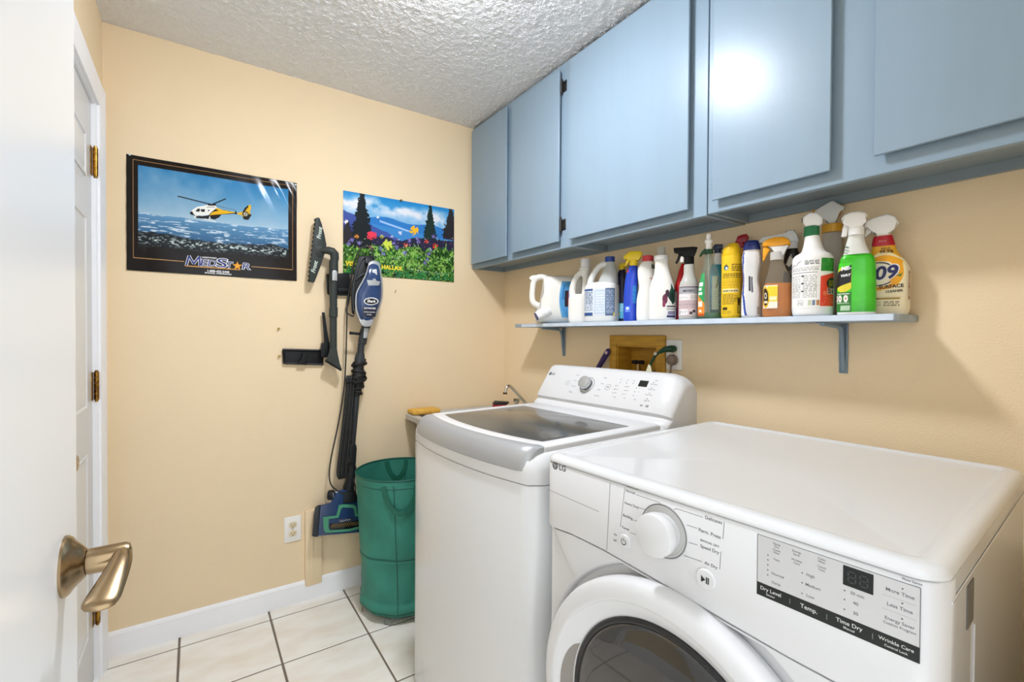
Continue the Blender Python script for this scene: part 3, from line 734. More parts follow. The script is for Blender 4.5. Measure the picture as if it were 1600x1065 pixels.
for a in (.06, WW-.06):
    for y in (.05, WBD-.06): b.cyl((a, y, 0), (a, y, .022), .022, seg=14)
tag(obj('levelling_feet', b, DARK, wa), kind='stuff')
# lid: a bowed white frame with a smoked glass window
LA0, LA1, LB1 = .030, .652, .545
def lidplan(ins, back_ins=None):
    bi = ins if back_ins is None else back_ins; out = []; n = 24
    for i in range(n+1):
        a = LA0+ins+(LA1-LA0-2*ins)*i/n; t = (a-WW/2)/(WW/2)
        out.append((a, .064+ins-.058*(1-abs(t)**2.2)))
    return out+[(LA1-ins, LB1-bi), (LA0+ins, LB1-bi)]
b = B().rings([V3(lidplan(0), .952), V3(lidplan(0), .9655), V3(lidplan(.0025), .9695), V3(lidplan(.007), .9715), V3(lidplan(.040, .09), .972), V3(lidplan(.043, .094), .9705), V3(lidplan(.044, .096), .966)], caps=False)
b.rings([V3(lidplan(.02, .02), .953), V3(lidplan(.03, .03), .9535)])
lid = obj('lid', b, APPL2, wa, smooth=50)
b = B().rings([V3(lidplan(.0435, .095), .966), V3(lidplan(.0435, .095), .9702), V3(lidplan(.046, .098), .9712)])
obj('lid_glass', b, GLASSD, lid, smooth=40)
# silver grip running along the front of the lid and over its edge
b = B(); rs = []; n = 40; GA0, GA1 = .042, .650
for i in range(n+1):
    u = i/n; a = GA0+(GA1-GA0)*u; t = (a-WW/2)/(WW/2)
    yt = .062-.058*(1-abs(t)**2.2); yb = bow(a)-.0035; e = min(a-GA0, GA1-a); lift = min(1, e/.02)
    dz = -.006*(1-math.sqrt(max(0, 1-(1-lift)**2)))
    pr = [(yt+.004, .962), (yt+.002, .9725), (yt-.004, .9742), (yt-.4*(yt-yb), .9735), (yt-.62*(yt-yb), .9685), (yt-.80*(yt-yb), .959), (yt-.93*(yt-yb), .946), (yb, .930), (yb-.001, .917), (yb+.004, .9125), (yb+.02, .914), (yb+.03, .94)]
    rs.append([Vector((a, y+(.012*(1-lift)), z+dz)) for y, z in pr])
b.rings(rs); obj('lid_grip', b, SILV, lid, smooth=50)
# console along the back
b = B(); rs = []
CA0, CA1 = .002, WW-.018
prof = [(.735, .955), (.552, .955), (.552, .966), (.560, .975), (.572, .9835), (.578, .987), (.5785, .995), (.572, .9995), (.5725, .003+1.0), (.613, 1.0615), (.651, 1.1145), (.660, 1.1225), (.672, 1.126), (.700, 1.1255), (.722, 1.120), (.735, 1.105)]
for i in range(49):
    s = i/48
    a = CA0+(CA1-CA0)*(.5-.5*math.cos(PI*s)); el, er = a-CA0, CA1-a
    kl = 1 if el >= .022 else .93+.07*math.sqrt(max(0, 1-(1-el/.022)**2))
    kr = 1 if er >= .075 else .70+.30*math.sqrt(max(0, 1-(1-er/.075)**2))
    k = min(kl, kr)
    rs.append([Vector((a, .735-(.735-y)*(k if k == kl else .5+.5*k), .955+(z-.955)*k)) for y, z in prof])
b.rings(rs); con = obj('console', b, APPL2, wa, smooth=60)
FP0 = Vector((0, .5725, 1.003)); FU = Vector((0, .651-.5725, 1.1145-1.003)).normalized(); FN = Vector((1, 0, 0)).cross(FU)
def cf_(x, t, off=.0006): return Vector((x, FP0.y, FP0.z))+FU*t-(-FN if FN.y < 0 else FN)*off*(1)
def cf(x, t, off=.0006):
    n_ = FN if FN.y < 0 else -FN
    return Vector((x, FP0.y, FP0.z))+FU*t+n_*off
def cpx(px, py):
    p = lhit(wa, px, py, FP0, FN); return p.x, (p-FP0).dot(FU)
cm = lambda a, t: Matrix.Translation(cf(a, t, 0)) @ Matrix((Vector((1, 0, 0)), FU, (FN if FN.y < 0 else -FN))).transposed().to_4x4()
ka, kt = cpx(917.7, 601.4)
b = B().lathe([(0, .0006), (.0315, .0006), (.032, .0012), (.034, .0012), (.0342, .0004), (.0352, .0003)], cm(ka, kt), 48)
obj('knob_ring', b, M('knob_ring_pale', 'd9dadb', .35), con, smooth=40)
b = B().rings([[cm(ka, kt) @ Vector((r*math.cos(q), r*math.sin(q), .0016)) for q in [2*PI*k/48 for k in range(48)]] for r in (.0330, .0345)], caps=False)
obj('knob_outline', b, INKD, con)
b = B().lathe([(0, .001), (.0265, .001), (.0265, .006), (.0255, .0095), (.0255, .0275), (.0245, .0295), (.022, .0305), (0, .031)], cm(ka, kt), 48)
kb = obj('dial_knob', b, M('knob_silver', 'c3c4c5', .28, metal=.6), con, smooth=40)
b = B().lathe([(.0259, .0015), (.0264, .002), (.0264, .0115), (.0256, .012)], cm(ka, kt), 48)
obj('knob_shade_ring', b, DARK, kb, smooth=40)
def ringm(name, a, t, r, wd, mat): 
    b = B().rings([[cf(a+q*math.cos(s), t+q*math.sin(s), .0008) for s in [2*PI*k/32 for k in range(32)]] for q in (r-wd, r)], caps=False)
    return obj(name, b, mat, con)
pa, pt = cpx(887.4, 597.7); ringm('power_button', pa, pt, .0115, .0009, INK)
sa, st = cpx(950, 604.7); ringm('start_button', sa, st, .0125, .001, INKD)
strokes('start_symbol', [(sa-.0035, st-.003, sa-.0035, st+.003), (sa-.0025, st-.002, sa-.0025, st+.002), (sa-.0014, st-.001, sa-.0014, st+.001), (sa+.001, st-.003, sa+.001, st+.003), (sa+.0035, st-.003, sa+.0035, st+.003)], .0014, INKD, lambda x, y: cf(x, y, .0008), con)
strokes('power_symbol', [(pa, pt, pa, pt+.005), (pa-.004, pt+.001, pa-.003, pt-.003), (pa-.003, pt-.003, pa+.003, pt-.003), (pa+.003, pt-.003, pa+.004, pt+.001)], .0009, INK, lambda x, y: cf(x, y, .0008), con)
da, dt = cpx(1005.4, 599.3)
b = B().prism(rrect(da-.0185, da+.0185, dt-.0125, dt+.0125, .001, 2), 0, .0008, lambda a, c, d: cf(a, c, d))
obj('display', b, M('display_black', ''), con)
tx = []
for (px, py, s) in ((903, 586, 'Cotton'), (899, 594.5, 'Normal'), (896, 603, 'Delicates'), (891.5, 612, 'Bedding'), (946, 590, 'Bright'), (941, 599, 'Heavy'), (936, 608.5, 'Speed'), (932, 618, 'Tub Clean'),
                    (965, 602.5, 'Hot'), (963, 608, 'Warm'), (961, 613.5, 'Cold'), (981, 604, 'High'), (980, 610, 'Med'), (977, 615.5, 'Low'), (999, 606.5, '3'), (998, 612, '2'), (995, 618, '1'),
                    (960, 620, 'Temp'), (976, 621.5, 'Spin'), (992, 624, 'Soil'), (1022, 600.5, 'Extra Rinse'), (1018.5, 608.5, 'Water Plus'), (1014, 617, 'Delay Wash'), (1010.5, 626, 'Deep Fill'), (1026, 594.5, 'Start')):
    a, t = cpx(px, py); tx.append((s, a, t, .0062))
text('lettering', tx, INK, cf, con, bold=.004)
b = B()
for (px, py) in [(970.8, 592.7), (981, 594), (991, 595), (969, 597.3), (979.2, 598.2), (989.5, 599), (962, 602.5), (960, 608), (957.5, 613.5), (977.5, 604), (976, 610), (973, 615.5), (994.5, 606), (992, 612), (990, 617.8), (1021.5, 597.7), (1018.3, 606), (1014.8, 614.5), (1011.2, 623)]:
    a, t = cpx(px, py)
    b.b.faces.new([b.b.verts.new(cf(a+.0019*math.cos(q), t+.0019*math.sin(q), .0007)) for q in [2*PI*k/8 for k in range(8)]])
me = bpy.data.meshes.new('indicator_dots'); b.b.to_mesh(me); b.b.free(); me.materials.append(INKD); tag(link(bpy.data.objects.new('indicator_dots', me), con), kind='stuff')
la_, lt = cpx(860.2, 583.5)
badge('badge', la_, lt, .0125, lambda x, y: cf(x, y, .0006), con, INKD); badge_face(la_, lt, .0125, lambda x, y: cf(x, y, .0011), con)
text('badge_letters', [('LG', la_+.0105, lt, .015, 'LEFT')], INKD, cf, con, bold=.03)
ia, it_ = cpx(1010.5, 634.6)
text('motor_mark', [('10', ia, it_, .0125), ('DD', ia-.022, it_, .007)], INKD, cf, con, bold=.03)

# ------------------------------------------------------------------ posters on the back wall
bw = lambda px, py, d=0: at(px, py, 1, -d)
def poster(name, label, x0, x1, z0, z1, img, wave, pins):
    t = thing(name, label, 'poster', ((x0+x1)/2, 0, z0))
    f = lambda u, v: Vector((x0+(x1-x0)*u, -.0012-wave(u, v), z0+(z1-z0)*v))
    printed('sheet', img, f, POSTERP, t, world=True, double=.0003)
    return t, f
def uvconv(x0, x1, z0, z1, ox, oy, sc):
    def c(u, v):
        p = bw(ox+u/sc, oy+v/sc); return ((p.x-x0)/(x1-x0), (p.z-z0)/(z1-z0))
    return c
# helicopter poster
X0, X1, Z0, Z1 = -1.7665, -1.1545, 1.5015, 1.9535
im = Img(420, 300, '15100f', 4)
c1 = uvconv(X0, X1, Z0, Z1, 180, 220, 4.437); c6 = uvconv(X0, X1, Z0, Z1, 270, 290, 7.1)
(ul, vt), (ur, vb_) = c1(160, 168), c1(1200, 795)
V, U = im.V, im.U
inside = (U > ul) & (U < ur) & (V < vt) & (V > .19)
n1 = im.noise(6, 9, 4, 1); n2 = im.noise(75, 95, 2, 2); n3 = im.noise(22, 95, 3, 8); n4 = im.noise(5, 3, 4, 6)
vh = .505; tt = np.clip((V-vh)/(vt-vh), 0, 1)[..., None]
sky = im.rgb('a9c4d4')*(1-tt**.7)+im.rgb('2f7cb2')*tt**.7
cl = np.clip((n4-.52)*3, 0, 1)[..., None]*.35; sky = sky*(1-cl)+im.rgb('b9cbd9')*cl
im.c[inside] = sky[inside]
mtn = inside & (V < vh+.05*(n1-.5)); tm = np.clip((vh-V)/.2, 0, 1)[..., None]
mc = im.rgb('5f92ba')*(1-tm)+im.rgb('2c5a80')*tm
snow = np.clip((n3-.58)*8, 0, 1)[..., None]*.85; mc = mc*(1-snow)+im.rgb('dfe9f0')*snow
im.c[mtn] = mc[mtn]
fg = inside & (V < .335+.07*(n1-.5)); sp = np.clip((n2-.54)*9, 0, 1)*np.clip(1-abs(V-.275)/.075, 0, 1)
fc = im.rgb('1a2229')*(1-sp[..., None])+im.rgb('c6d6cf')*sp[..., None]
im.c[fg] = fc[fg]
dk = np.clip((.255-V+.04*(n1-.5))/.05, 0, 1)*inside; im.fill(dk, '120f10')
# thin gold frame
(gl0, gt), (gr, gb) = c1(122, 127), c1(1231, 895)
for a, b_, c_, d_ in ((gl0, gl0+.003, gb, gt), (gr-.003, gr, gb, gt), (gl0, gr, gt-.004, gt), (gl0, c1(478, 835)[0], gb, gb+.004), (c1(945, 880)[0], gr, gb, gb+.004)): im.rect(a, b_, c_, d_, 'b58a55')
P = lambda *q: [c6(*k) for k in q]
im.poly(P((190, 300), (215, 270), (270, 235), (330, 226), (390, 214), (470, 220), (492, 243), (470, 268), (420, 322), (330, 335), (240, 328), (195, 312)), 'f0efe9')
im.poly(P((186, 300), (212, 283), (238, 322), (262, 338), (200, 320)), '17181a')
im.poly(P((248, 287), (275, 256), (300, 256), (297, 292)), '22262a').poly(P((310, 262), (356, 262), (356, 292), (312, 290)), '22262a').poly(P((385, 270), (412, 270), (398, 290)), '2a2a2c')
im.poly(P((262, 335), (330, 338), (400, 330), (440, 318), (540, 322), (515, 352), (465, 378), (420, 366), (300, 352)), '1a1a1a')
im.poly(P((395, 330), (440, 284), (490, 247), (540, 265), (690, 296), (700, 312), (560, 322), (470, 330)), '1a1915')
im.poly(P((405, 330), (440, 296), (500, 279), (600, 291), (690, 303), (560, 316), (470, 324)), 'e9b41e')
im.poly(P((470, 258), (492, 247), (560, 274), (690, 296), (690, 301), (520, 282)), 'e6b62a')
im.poly(P((690, 302), (690, 285), (702, 285), (706, 305), (740, 300), (740, 318), (690, 318)), '1a1a1a')
im.poly(P((712, 305), (775, 288), (832, 218), (868, 214), (866, 262), (852, 300), (872, 322), (838, 378), (792, 376), (764, 332), (716, 320)), 'ddb02a')
im.poly(P((770, 292), (800, 245), (832, 219), (842, 232), (800, 286)), '1c1c1c').poly(P((770, 345), (815, 345), (850, 312), (874, 325), (838, 381), (790, 379)), '1c1c1c')
u, v = c6(806, 318); im.ell(u, v, .021, .028, '2b2b25').ell(u, v, .013, .018, 'b9b39a').ell(u, v, .004, .006, '2b2b25')
as_ = (Z1-Z0)/(X1-X0)
def ln(a, b_, w_, col): im.line(*c6(*a), *c6(*b_), w_, col, as_)
ln((60, 118), (432, 212), .0038, '17181b'); ln((432, 212), (582, 150), .004, '17181b'); ln((432, 212), (700, 275), .0015, '3c4c58'); ln((400, 214), (470, 214), .006, '1c1c1c'); ln((380, 240), (460, 240), .004, 'b9b6ad')
ln((235, 345), (470, 398), .003, 'e8e8e4'); ln((262, 350), (400, 362), .006, '22242a'); ln((255, 335), (250, 358), .003, 'e0e0dc'); ln((410, 345), (404, 385), .003, 'e0e0dc')
g1 = c6(140, 888); g2 = c6(745, 938); im.line(*g1, g2[0], g1[1], .0035, 'c79047', as_)
def wave1(u, v): return .0016*math.sin(u*9+v*4)+-.0000+.0032*math.exp(-((u-.9)**2+(v-.85)**2)/.02)*(1+math.sin(u*55+v*20))+.0012*max(0, .1-u)*10*(1+math.sin(v*38))+.002
po, pf = poster('helicopter_poster', 'black-bordered helicopter poster, left of the two on the back wall', X0, X1, Z0, Z1, im, wave1, 0)
pw = lambda x, z: Vector((x, -.0012-wave1((x-X0)/(X1-X0), (z-Z0)/(Z1-Z0))-.0006, z))
pw2 = lambda x, z: pw(x, z)+Vector((0, -.0004, 0))
NAVY = M('navy_ink', '27317a', .35); ORG = M('star_orange', 'f2a322', .35)
q = lambda u, v: (lambda p: (p.x, p.z))(bw(270+u/7.1, 290+v/7.1))
for ch, (u0, u1, v), hgt in (('E', (306, 384, 854), .0265), ('D', (390, 482, 862), .0265), ('S', (484, 604, 858), .0375), ('T', (592, 662, 882), .0275), ('R', (768, 858, 896), .0275)):
    xa, za = q(u0, v); xb, _ = q(u1, v); s_ = hgt/.70; k_ = (xb-xa)/(tw(ch)*s_)*.94
    for nm, bo, mt_, fn in (('logo_outline', .032 if ch == 'M' else .045, INKW, pw), ('logo_lettering', .004, NAVY, pw2)):
        text(nm, [(ch, 0, 0, s_)], mt_, (lambda fn, cx, cz, k_: (lambda x, y: fn(cx+x*k_+y*.16, cz+y)))(fn, (xa+xb)/2, za, k_), po, bold=bo, world=True)
ml = [q(150, 884), q(180, 776), q(232, 868), q(296, 784), q(300, 896)]; ml = [(*ml[0], *ml[1]), (*ml[1], *ml[2]), (*ml[2], *ml[3]), (*ml[3], *ml[4])]
strokes('logo_outline', ml, .0098, INKW, lambda x, y: WM[po].inverted() @ (pw(x, y)+Vector((0, .0002, 0))), po); strokes('logo_lettering', ml, .0062, NAVY, lambda x, y: WM[po].inverted() @ pw2(x, y), po)
sx, sz = q(716, 890); b = B()
sv = [(sx+(.0195 if k % 2 == 0 else .0078)*math.sin(k*PI/5), sz+(.0195 if k % 2 == 0 else .0078)*math.cos(k*PI/5)) for k in range(10)]
cv = b.b.verts.new(pw2(sx, sz)); vv_ = [b.b.verts.new(pw2(*k)) for k in sv]
for k in range(10): b.b.faces.new((cv, vv_[k], vv_[(k+1) % 10]))
obj('logo_star', b, ORG, po, world=True, smooth=0)
x1_, z1_ = q(408, 801); x2_, z2_ = q(504, 952); x3_, z3_ = q(504, 976)
text('lettering', [('NORTHWEST', x1_, z1_, .0085), ('1-800-422-2440', x2_, z2_, .0125), ('SPOKANE, WASHINGTON', x3_, z3_, .0082)], INKW, pw2, po, bold=.03, world=True)
# wildflower poster
X0, X1, Z0, Z1 = -.9455, -.342, 1.5515, 1.9575
im = Img(420, 285, '3a6f2c', 7); U, V = im.U, im.V
c2 = uvconv(X0, X1, Z0, Z1, 470, 280, 5.915)
n1 = im.noise(5, 4, 4, 1); n2 = im.noise(55, 38, 3, 2); n3 = im.noise(24, 20, 4, 5); n4 = im.noise(90, 24, 2, 6); n5 = im.noise(8, 6, 4, 12)
t = np.clip((V-.72)/.28, 0, 1)[..., None]; sky = im.rgb('7db3dd')*(1-t)+im.rgb('1f86c9')*t
cl = np.clip((n1-.40)*4, 0, 1)*np.clip(1-abs(V-(.88-.10*abs(U-.3)))/.14, 0, 1); cl = np.clip(cl*1.5, 0, 1)[..., None]
im.c[:] = sky*(1-cl)+im.rgb('e3e6ee')*cl
far = V < .735-.05*abs(U-.42)-.02*np.sin(U*14)+.03*(n1-.5); im.fill(far, '2f78bf')
im.fill(far & (V < .64-.1*(U-.3)), '3f86c6')
near = V < .78-.62*U+.05*(n5-.5)
im.fill(near, '40539a'); im.fill(near & (V < .60-.45*U+.1*(n5-.5)), '2f3a6f')
im.fill((abs(V-(.725-.30*(U-.20))) < .012) & (U > .3) & (U < .56), '9fc0e6')
im.fill(V < .50+.10*(n5-.5)+.03*np.sin(U*11)+.16*np.clip(U-.72, 0, 1)*2.2, '2a2740')
md = V < .40+.12*(n3-.5)+.1*np.clip(U-.6, 0, 1)
g = np.clip((n4*.5+n3*.5-.28)*2.1, 0, 1)[..., None]; gm = im.rgb('12300f')*(1-g)+im.rgb('5f9c34')*g
im.c[md] = gm[md]
hi = md & (n2 > .60); im.fill(hi, 'a6cf62', .8); im.fill(md & (n2 < .34), '14280f', .85)
im.fill(md & (V < .12) & (n3 > .45), '1d6a3c', .7)
def tree(px, ytop, ybot, wd, col):
    (u0, v1), (_, v0) = c2(px, ytop), c2(px, ybot); du = wd/5.915/174*1.0
    f_ = np.clip((v1-V)/(v1-v0), 0, 1); m_ = (V < v1) & (V > v0) & (abs(U-u0) < du*(.12+.88*f_)*(.55+.9*im.noise(60, 46, 2, int(px))))
    im.fill(m_, col)
tree(565, 100, 640, 110, '1d2326'); tree(1195, 235, 560, 70, '20302a'); tree(1385, 270, 560, 100, '2a2528'); tree(430, 380, 600, 60, '2c2a30')
rs_ = np.random.RandomState(5)
def spot(u, v, r, col, n=9):
    for _ in range(n*2):
        a, d = rs_.rand()*6.28, rs_.rand()*r*.8; uu, vv = c2(u+d*math.cos(a), v+d*math.sin(a)); s = rs_.uniform(.08, .2)*r/1030; im.ell(uu, vv, s, s*1.5, col)
for (u, v, r, col, n) in [(655, 520, 52, 'e23b4f', 30), (970, 612, 30, 'e0402f', 14), (1240, 620, 32, 'e2301f', 22), (1160, 572, 28, 'd2492f', 12), (1045, 478, 52, 'f2b81a', 28), (710, 352, 20, 'f1f1ee', 12), (420, 392, 26, 'efe9ea', 14), (918, 492, 24, 'e8e4ec', 12), (842, 532, 16, 'e8d9ea', 8), (907, 560, 14, 'f0ecec', 8), (515, 530, 26, 'e2913a', 10), (745, 530, 26, 'b8c046', 12), (800, 610, 60, 'cddb4e', 22), (640, 640, 30, 'c06a78', 8)]: spot(u, v, r, col, n)
for (u, v) in [(470, 560), (440, 600), (735, 640), (760, 690), (860, 590), (885, 630), (1075, 550), (1085, 580), (1000, 570), (1225, 530), (1180, 690), (1165, 740), (1150, 770), (1195, 650), (960, 680), (540, 590)]: spot(u, v, 26, '5b519b', 16); spot(u, v, 22, '8f86c4', 6)
for k in range(260):
    u, v = rs_.uniform(400, 1410), rs_.uniform(640, 930); a = rs_.uniform(.5, 2.6); L = rs_.uniform(20, 60)
    p_, q_ = c2(u, v), c2(u+L*math.cos(a), v-L*math.sin(a)); im.line(*p_, *q_, rs_.uniform(.0016, .0036), ['7fb648', '3f7d2b', '96c65c', '1c3f1b', '5a9a3d'][k % 5], (Z1-Z0)/(X1-X0))
for k in range(420):
    p_ = c2(rs_.uniform(395, 1415), rs_.uniform(540, 930)); im.ell(*p_, rs_.uniform(.002, .005), rs_.uniform(.003, .007), ['e9e6f0', '8d80c4', 'c9d87a', '15240f', '0f1a10', 'b85a6c', '2b4a22'][k % 7], .85)
for k in range(22):
    p_ = c2(980+k*18+rs_.uniform(-5, 5), 828+k*2.6+rs_.uniform(-4, 4)); im.ell(*p_, .007, .006, 'a9b58f', .8)
def wave2(u, v): return .0010*math.sin(u*6+1)*math.sin(v*3)+.0022+.004*max(0, u-.85)*max(0, .3-v)*8
po2, pf2 = poster('wildflower_poster', 'mountain wildflower meadow poster on the back wall, partly behind the vacuum', X0, X1, Z0, Z1, im, wave2, 0)
pw = lambda x, z: Vector((x, -.0012-wave2((x-X0)/(X1-X0), (z-Z0)/(Z1-Z0))-.0006, z))
q = lambda u, v: (lambda p: (p.x, p.z))(bw(530+u/8.42, 370+v/8.42))
a1, a2 = q(78, 350), q(188, 357); b1, b2 = q(552, 400), q(828, 416)
text('lettering', [('VIS', a1[0], (a1[1]+a2[1])/2, (a2[0]-a1[0])/tw('VIS'), 'LEFT'), ('HALLAX.', b1[0], (b1[1]+b2[1])/2, (b2[0]-b1[0])/tw('HALLAX.'), 'LEFT')], YEL, pw, po2, bold=.03, world=True)
p = bw(626, 313.5, .004); b = B().lathe([(0, 0), (.006, 0), (.0055, .003), (.003, .005), (.0035, .009), (.0055, .011), (0, .012)], Matrix.Translation((p.x, -.0035, p.z)) @ Matrix.Rotation(PI/2, 4, 'X'), 16)
tag(obj('push_pin', b, M('pin_olive', '4d4a35', .4)), 'dark olive push pin at the top edge of the wildflower poster', 'pin')
for (px, py, lb) in ((203, 242, 'small clear tack at the upper left corner of the helicopter poster'), (461.5, 289.5, 'small clear tack at the upper right corner of the helicopter poster')):
    p = bw(px, py); b = B().lathe([(0, 0), (.0045, 0), (.0042, .002), (.002, .0032), (0, .0034)], Matrix.Translation((p.x, -.007, p.z)) @ Matrix.Rotation(PI/2, 4, 'X'), 14)
    tag(obj('tack', b, M('tack_clear', 'e2e2e0', .2)), lb, 'pin')
for (px, py, lb) in ((435, 513, 'bare screw in the back wall, upper of two left of the black tools'), (436, 556, 'bare screw in the back wall just left of the lower black bracket')):
    p = bw(px, py); b = B().cyl((p.x, .002, p.z), (p.x, -.010, p.z-.001), .0028, seg=10).lathe([(0, 0), (.0055, 0), (.005, .002), (0, .0026)], Matrix.Translation((p.x, -.009, p.z-.001)) @ Matrix.Rotation(PI/2, 4, 'X'), 12)
    tag(obj('wall_screw', b, M('screw_brass', '9c8347', .4, metal=.6)), lb, 'screw')
p = bw(673-56, 456); b = B().tube([(p.x, .002, p.z), (p.x, -.007, p.z), (p.x+.002, -.009, p.z+.010)], .0016, 6)
tag(obj('wall_nail', b, M('old_screw', '')), 'small bent nail in the back wall just below the wildflower poster', 'nail')

# ------------------------------------------------------------------ stick vacuum hanging on the back wall
VBLUE = M('vacuum_blue', '27406b', .22, spec=.6, coat=.4); VSIL = M('vacuum_silver', 'b3b7ba', .3, metal=.4)
VBLK = M('vacuum_black', '1e2022', .42, spec=.3); VGRY = M('vacuum_graphite', '34383a', .38, spec=.35)
p0 = bw(560, 590, .07)
va = thing('stick_vacuum', 'corded stick vacuum with blue body and nozzle hung on the back wall', 'vacuum', (p0.x, -.05, bw(525, 836, .05).z))
T3 = lambda a, c, d: bw(a, c, d)
def slab(name, poly, d0, d1, mat, parent, bev=.003, smooth=50, seg=2, ins=0):
    b = B().prism(poly, d0, d1, lambda a, c, d: bw(a, c, d), bev, seg)
    return obj(name, b, mat, parent, world=True, smooth=smooth)
# motor body: pod outline raised in steps
outl = [(576, 410), (581, 407), (588, 407.3), (593.5, 412), (596.5, 430), (598.4, 446), (597.8, 465.7), (593.5, 481.6), (585.5, 497), (579, 509), (570, 510.5), (564.5, 506.5), (559.5, 497), (555.4, 484), (554.8, 468), (557.3, 453.5), (570, 430)]
def pod(name, steps, mat, poly=outl):
    loop = [Vector((x, y, 0)) for x, y in poly]; cx_ = sum(p.x for p in loop)/len(loop); cy_ = sum(p.y for p in loop)/len(loop)
    lp = spline(loop+[loop[0]], 3)[:-1]; rs = []
    for k, d in steps: rs.append([bw(cx_+(p.x-cx_)*k, cy_+(p.y-cy_)*k, d) for p in lp])
    return obj(name, B().rings(rs), mat, va, world=True, smooth=60)
pod('motor_rim', [(.86, .070), (.98, .085), (1.0, .10), (1.0, .118), (.97, .124), (.90, .125)], VSIL)
hb = pod('motor_cover', [(.905, .118), (.90, .127), (.86, .135), (.74, .143), (.5, .149), (.2, .151)], VBLUE)
slab('nose_piece', [(561, 499), (585, 498.5), (579.5, 509), (570, 510.5), (565, 507)], .10, .139, VSIL, va, .002)
slab('latch_window', [(581.5, 421), (588.5, 420), (589.5, 429), (582.5, 430)], .138, .1455, M('label_silver', 'ced2d4', .35), hb, .0005)
slab('power_button', [(573, 437), (582, 438), (583, 435), (587, 435), (587.5, 438.5), (594.5, 439.5), (592, 446), (575.5, 446)], .138, .1515, VSIL, hb, .0012)
o_ = [(580+11.5*math.cos(t), 470.5+6*math.sin(t)) for t in [2*PI*k/28 for k in range(28)]]
slab('logo_oval', o_, .14, .1512, M('logo_rim', 'e6e8e8', .3), hb, .0005)
o_ = [(580+9.8*math.cos(t), 470.5+4.6*math.sin(t)) for t in [2*PI*k/28 for k in range(28)]]
slab('logo_oval', o_, .15, .1518, M('logo_black', '101114', .3), hb, 0)
vt_ = lambda d: (lambda x, z: Vector((x, -d, z)))
p = bw(580, 470.5, .1523); text('logo_lettering', [('Shark', p.x, p.z, .0175)], INKW, vt_(.1523), hb, bold=.03, world=True, shear=.2)
slab('label_panel', [(567, 478), (590, 478.5), (586.5, 495), (567, 494)], .136, .1495, M('label_dark', '1b2233', .3), hb, .0005)
p = bw(578, 481.5, .1502); p2 = bw(577.5, 487.5, .1502); p3 = bw(577, 491.5, .1502)
text('label_lettering', [('ADVANCED', p.x, p.z, .0105), ('SWIVEL CLEANING', p2.x, p2.z, .0062), ('SYSTEM', p3.x, p3.z, .0062)], INKW, vt_(.1502), hb, bold=.02, world=True)
# handle behind the pod
slab('handle_shell', [(560.5, 399), (584, 399.5), (586, 408), (578, 412), (570, 428), (562, 447), (556.5, 458), (553, 480), (554, 493), (549.5, 488), (548.5, 462), (550.5, 440), (555, 418)], .034, .085, VBLK, va, .006)
b = B().tube(spline([bw(572, 402, .088), bw(566, 404, .09), (bw(559, 420, .09)), bw(553.5, 440, .09), bw(551.5, 462, .09), bw(553, 486, .088)], 5), .0055, 8)
obj('handle_grip', b, VGRY, va, world=True)
b = B().tube(spline([bw(572, 427, .092), bw(564, 430, .095), bw(556, 437, .092)], 4), .004, 8)
obj('trigger', b, VGRY, va, world=True)
slab('swivel_knuckle', [(571, 403), (580, 404), (579, 412), (571, 411)], .07, .11, VGRY, va, .004)
# neck, wand
def tubes(name, pts, mat, seg=16, parent=va):
    b = B().tube([bw(x, y, d) for x, y, d, r in pts], [r for *_, r in pts], seg); return obj(name, b, mat, parent, world=True, smooth=40)
tubes('wand_socket', [(573.5, 506, .088, .020), (568.5, 520, .085, .021), (566, 536, .08, .0205), (564.5, 537, .08, .0165)], VGRY)
slab('release_latch', [(569, 512), (576.5, 512.5), (573.5, 528), (567.5, 528)], .098, .113, VSIL, va, .002)
tubes('cord_hook', [(563, 521.5, .09, .006), (550, 520.3, .09, .0065), (546.5, 520, .09, .008), (546, 520, .09, .004)], VBLK)
tubes('upper_wand', [(564.8, 536, .08, .0165), (563, 556, .075, .0165)], VGRY)
tubes('wand_collar', [(563.3, 551, .075, .019), (562.2, 560, .075, .0245), (561.5, 567, .075, .0235), (561.2, 568, .075, .015)], VGRY)
tubes('lower_wand', [(561, 560, .07, .018), (556.5, 622, .062, .0158), (550, 698, .055, .0148)], VGRY)
b = B(); rr_ = random.Random(4)                 # gathered black ties round the wand
for k in range(13):
    t = k/12; cx_, cy_ = 561.5-3*t, 565+48*t; c_ = bw(cx_, cy_, .068); r_ = .027+.007*math.sin(k*2.1)+(.008 if k in (5, 6, 7, 8) else 0)-.008*t
    ax = Matrix.Rotation(rr_.uniform(-.5, .5), 3, 'Y') @ Matrix.Rotation(rr_.uniform(-.4, .4), 3, 'X')
    b.tube([c_+ax @ Vector((r_*math.cos(a), r_*.8*math.sin(a), 0)) for a in [2*PI*j/18 for j in range(19)]], .0075, 6, caps=False)
b.tube([bw(561.5, 565, .07), bw(560.5, 588, .07), bw(556.5, 618, .066)], [.022, .025, .016], 12)
obj('cord_ties', b, M('black_tie', '151515', .6), va, world=True, smooth=60)
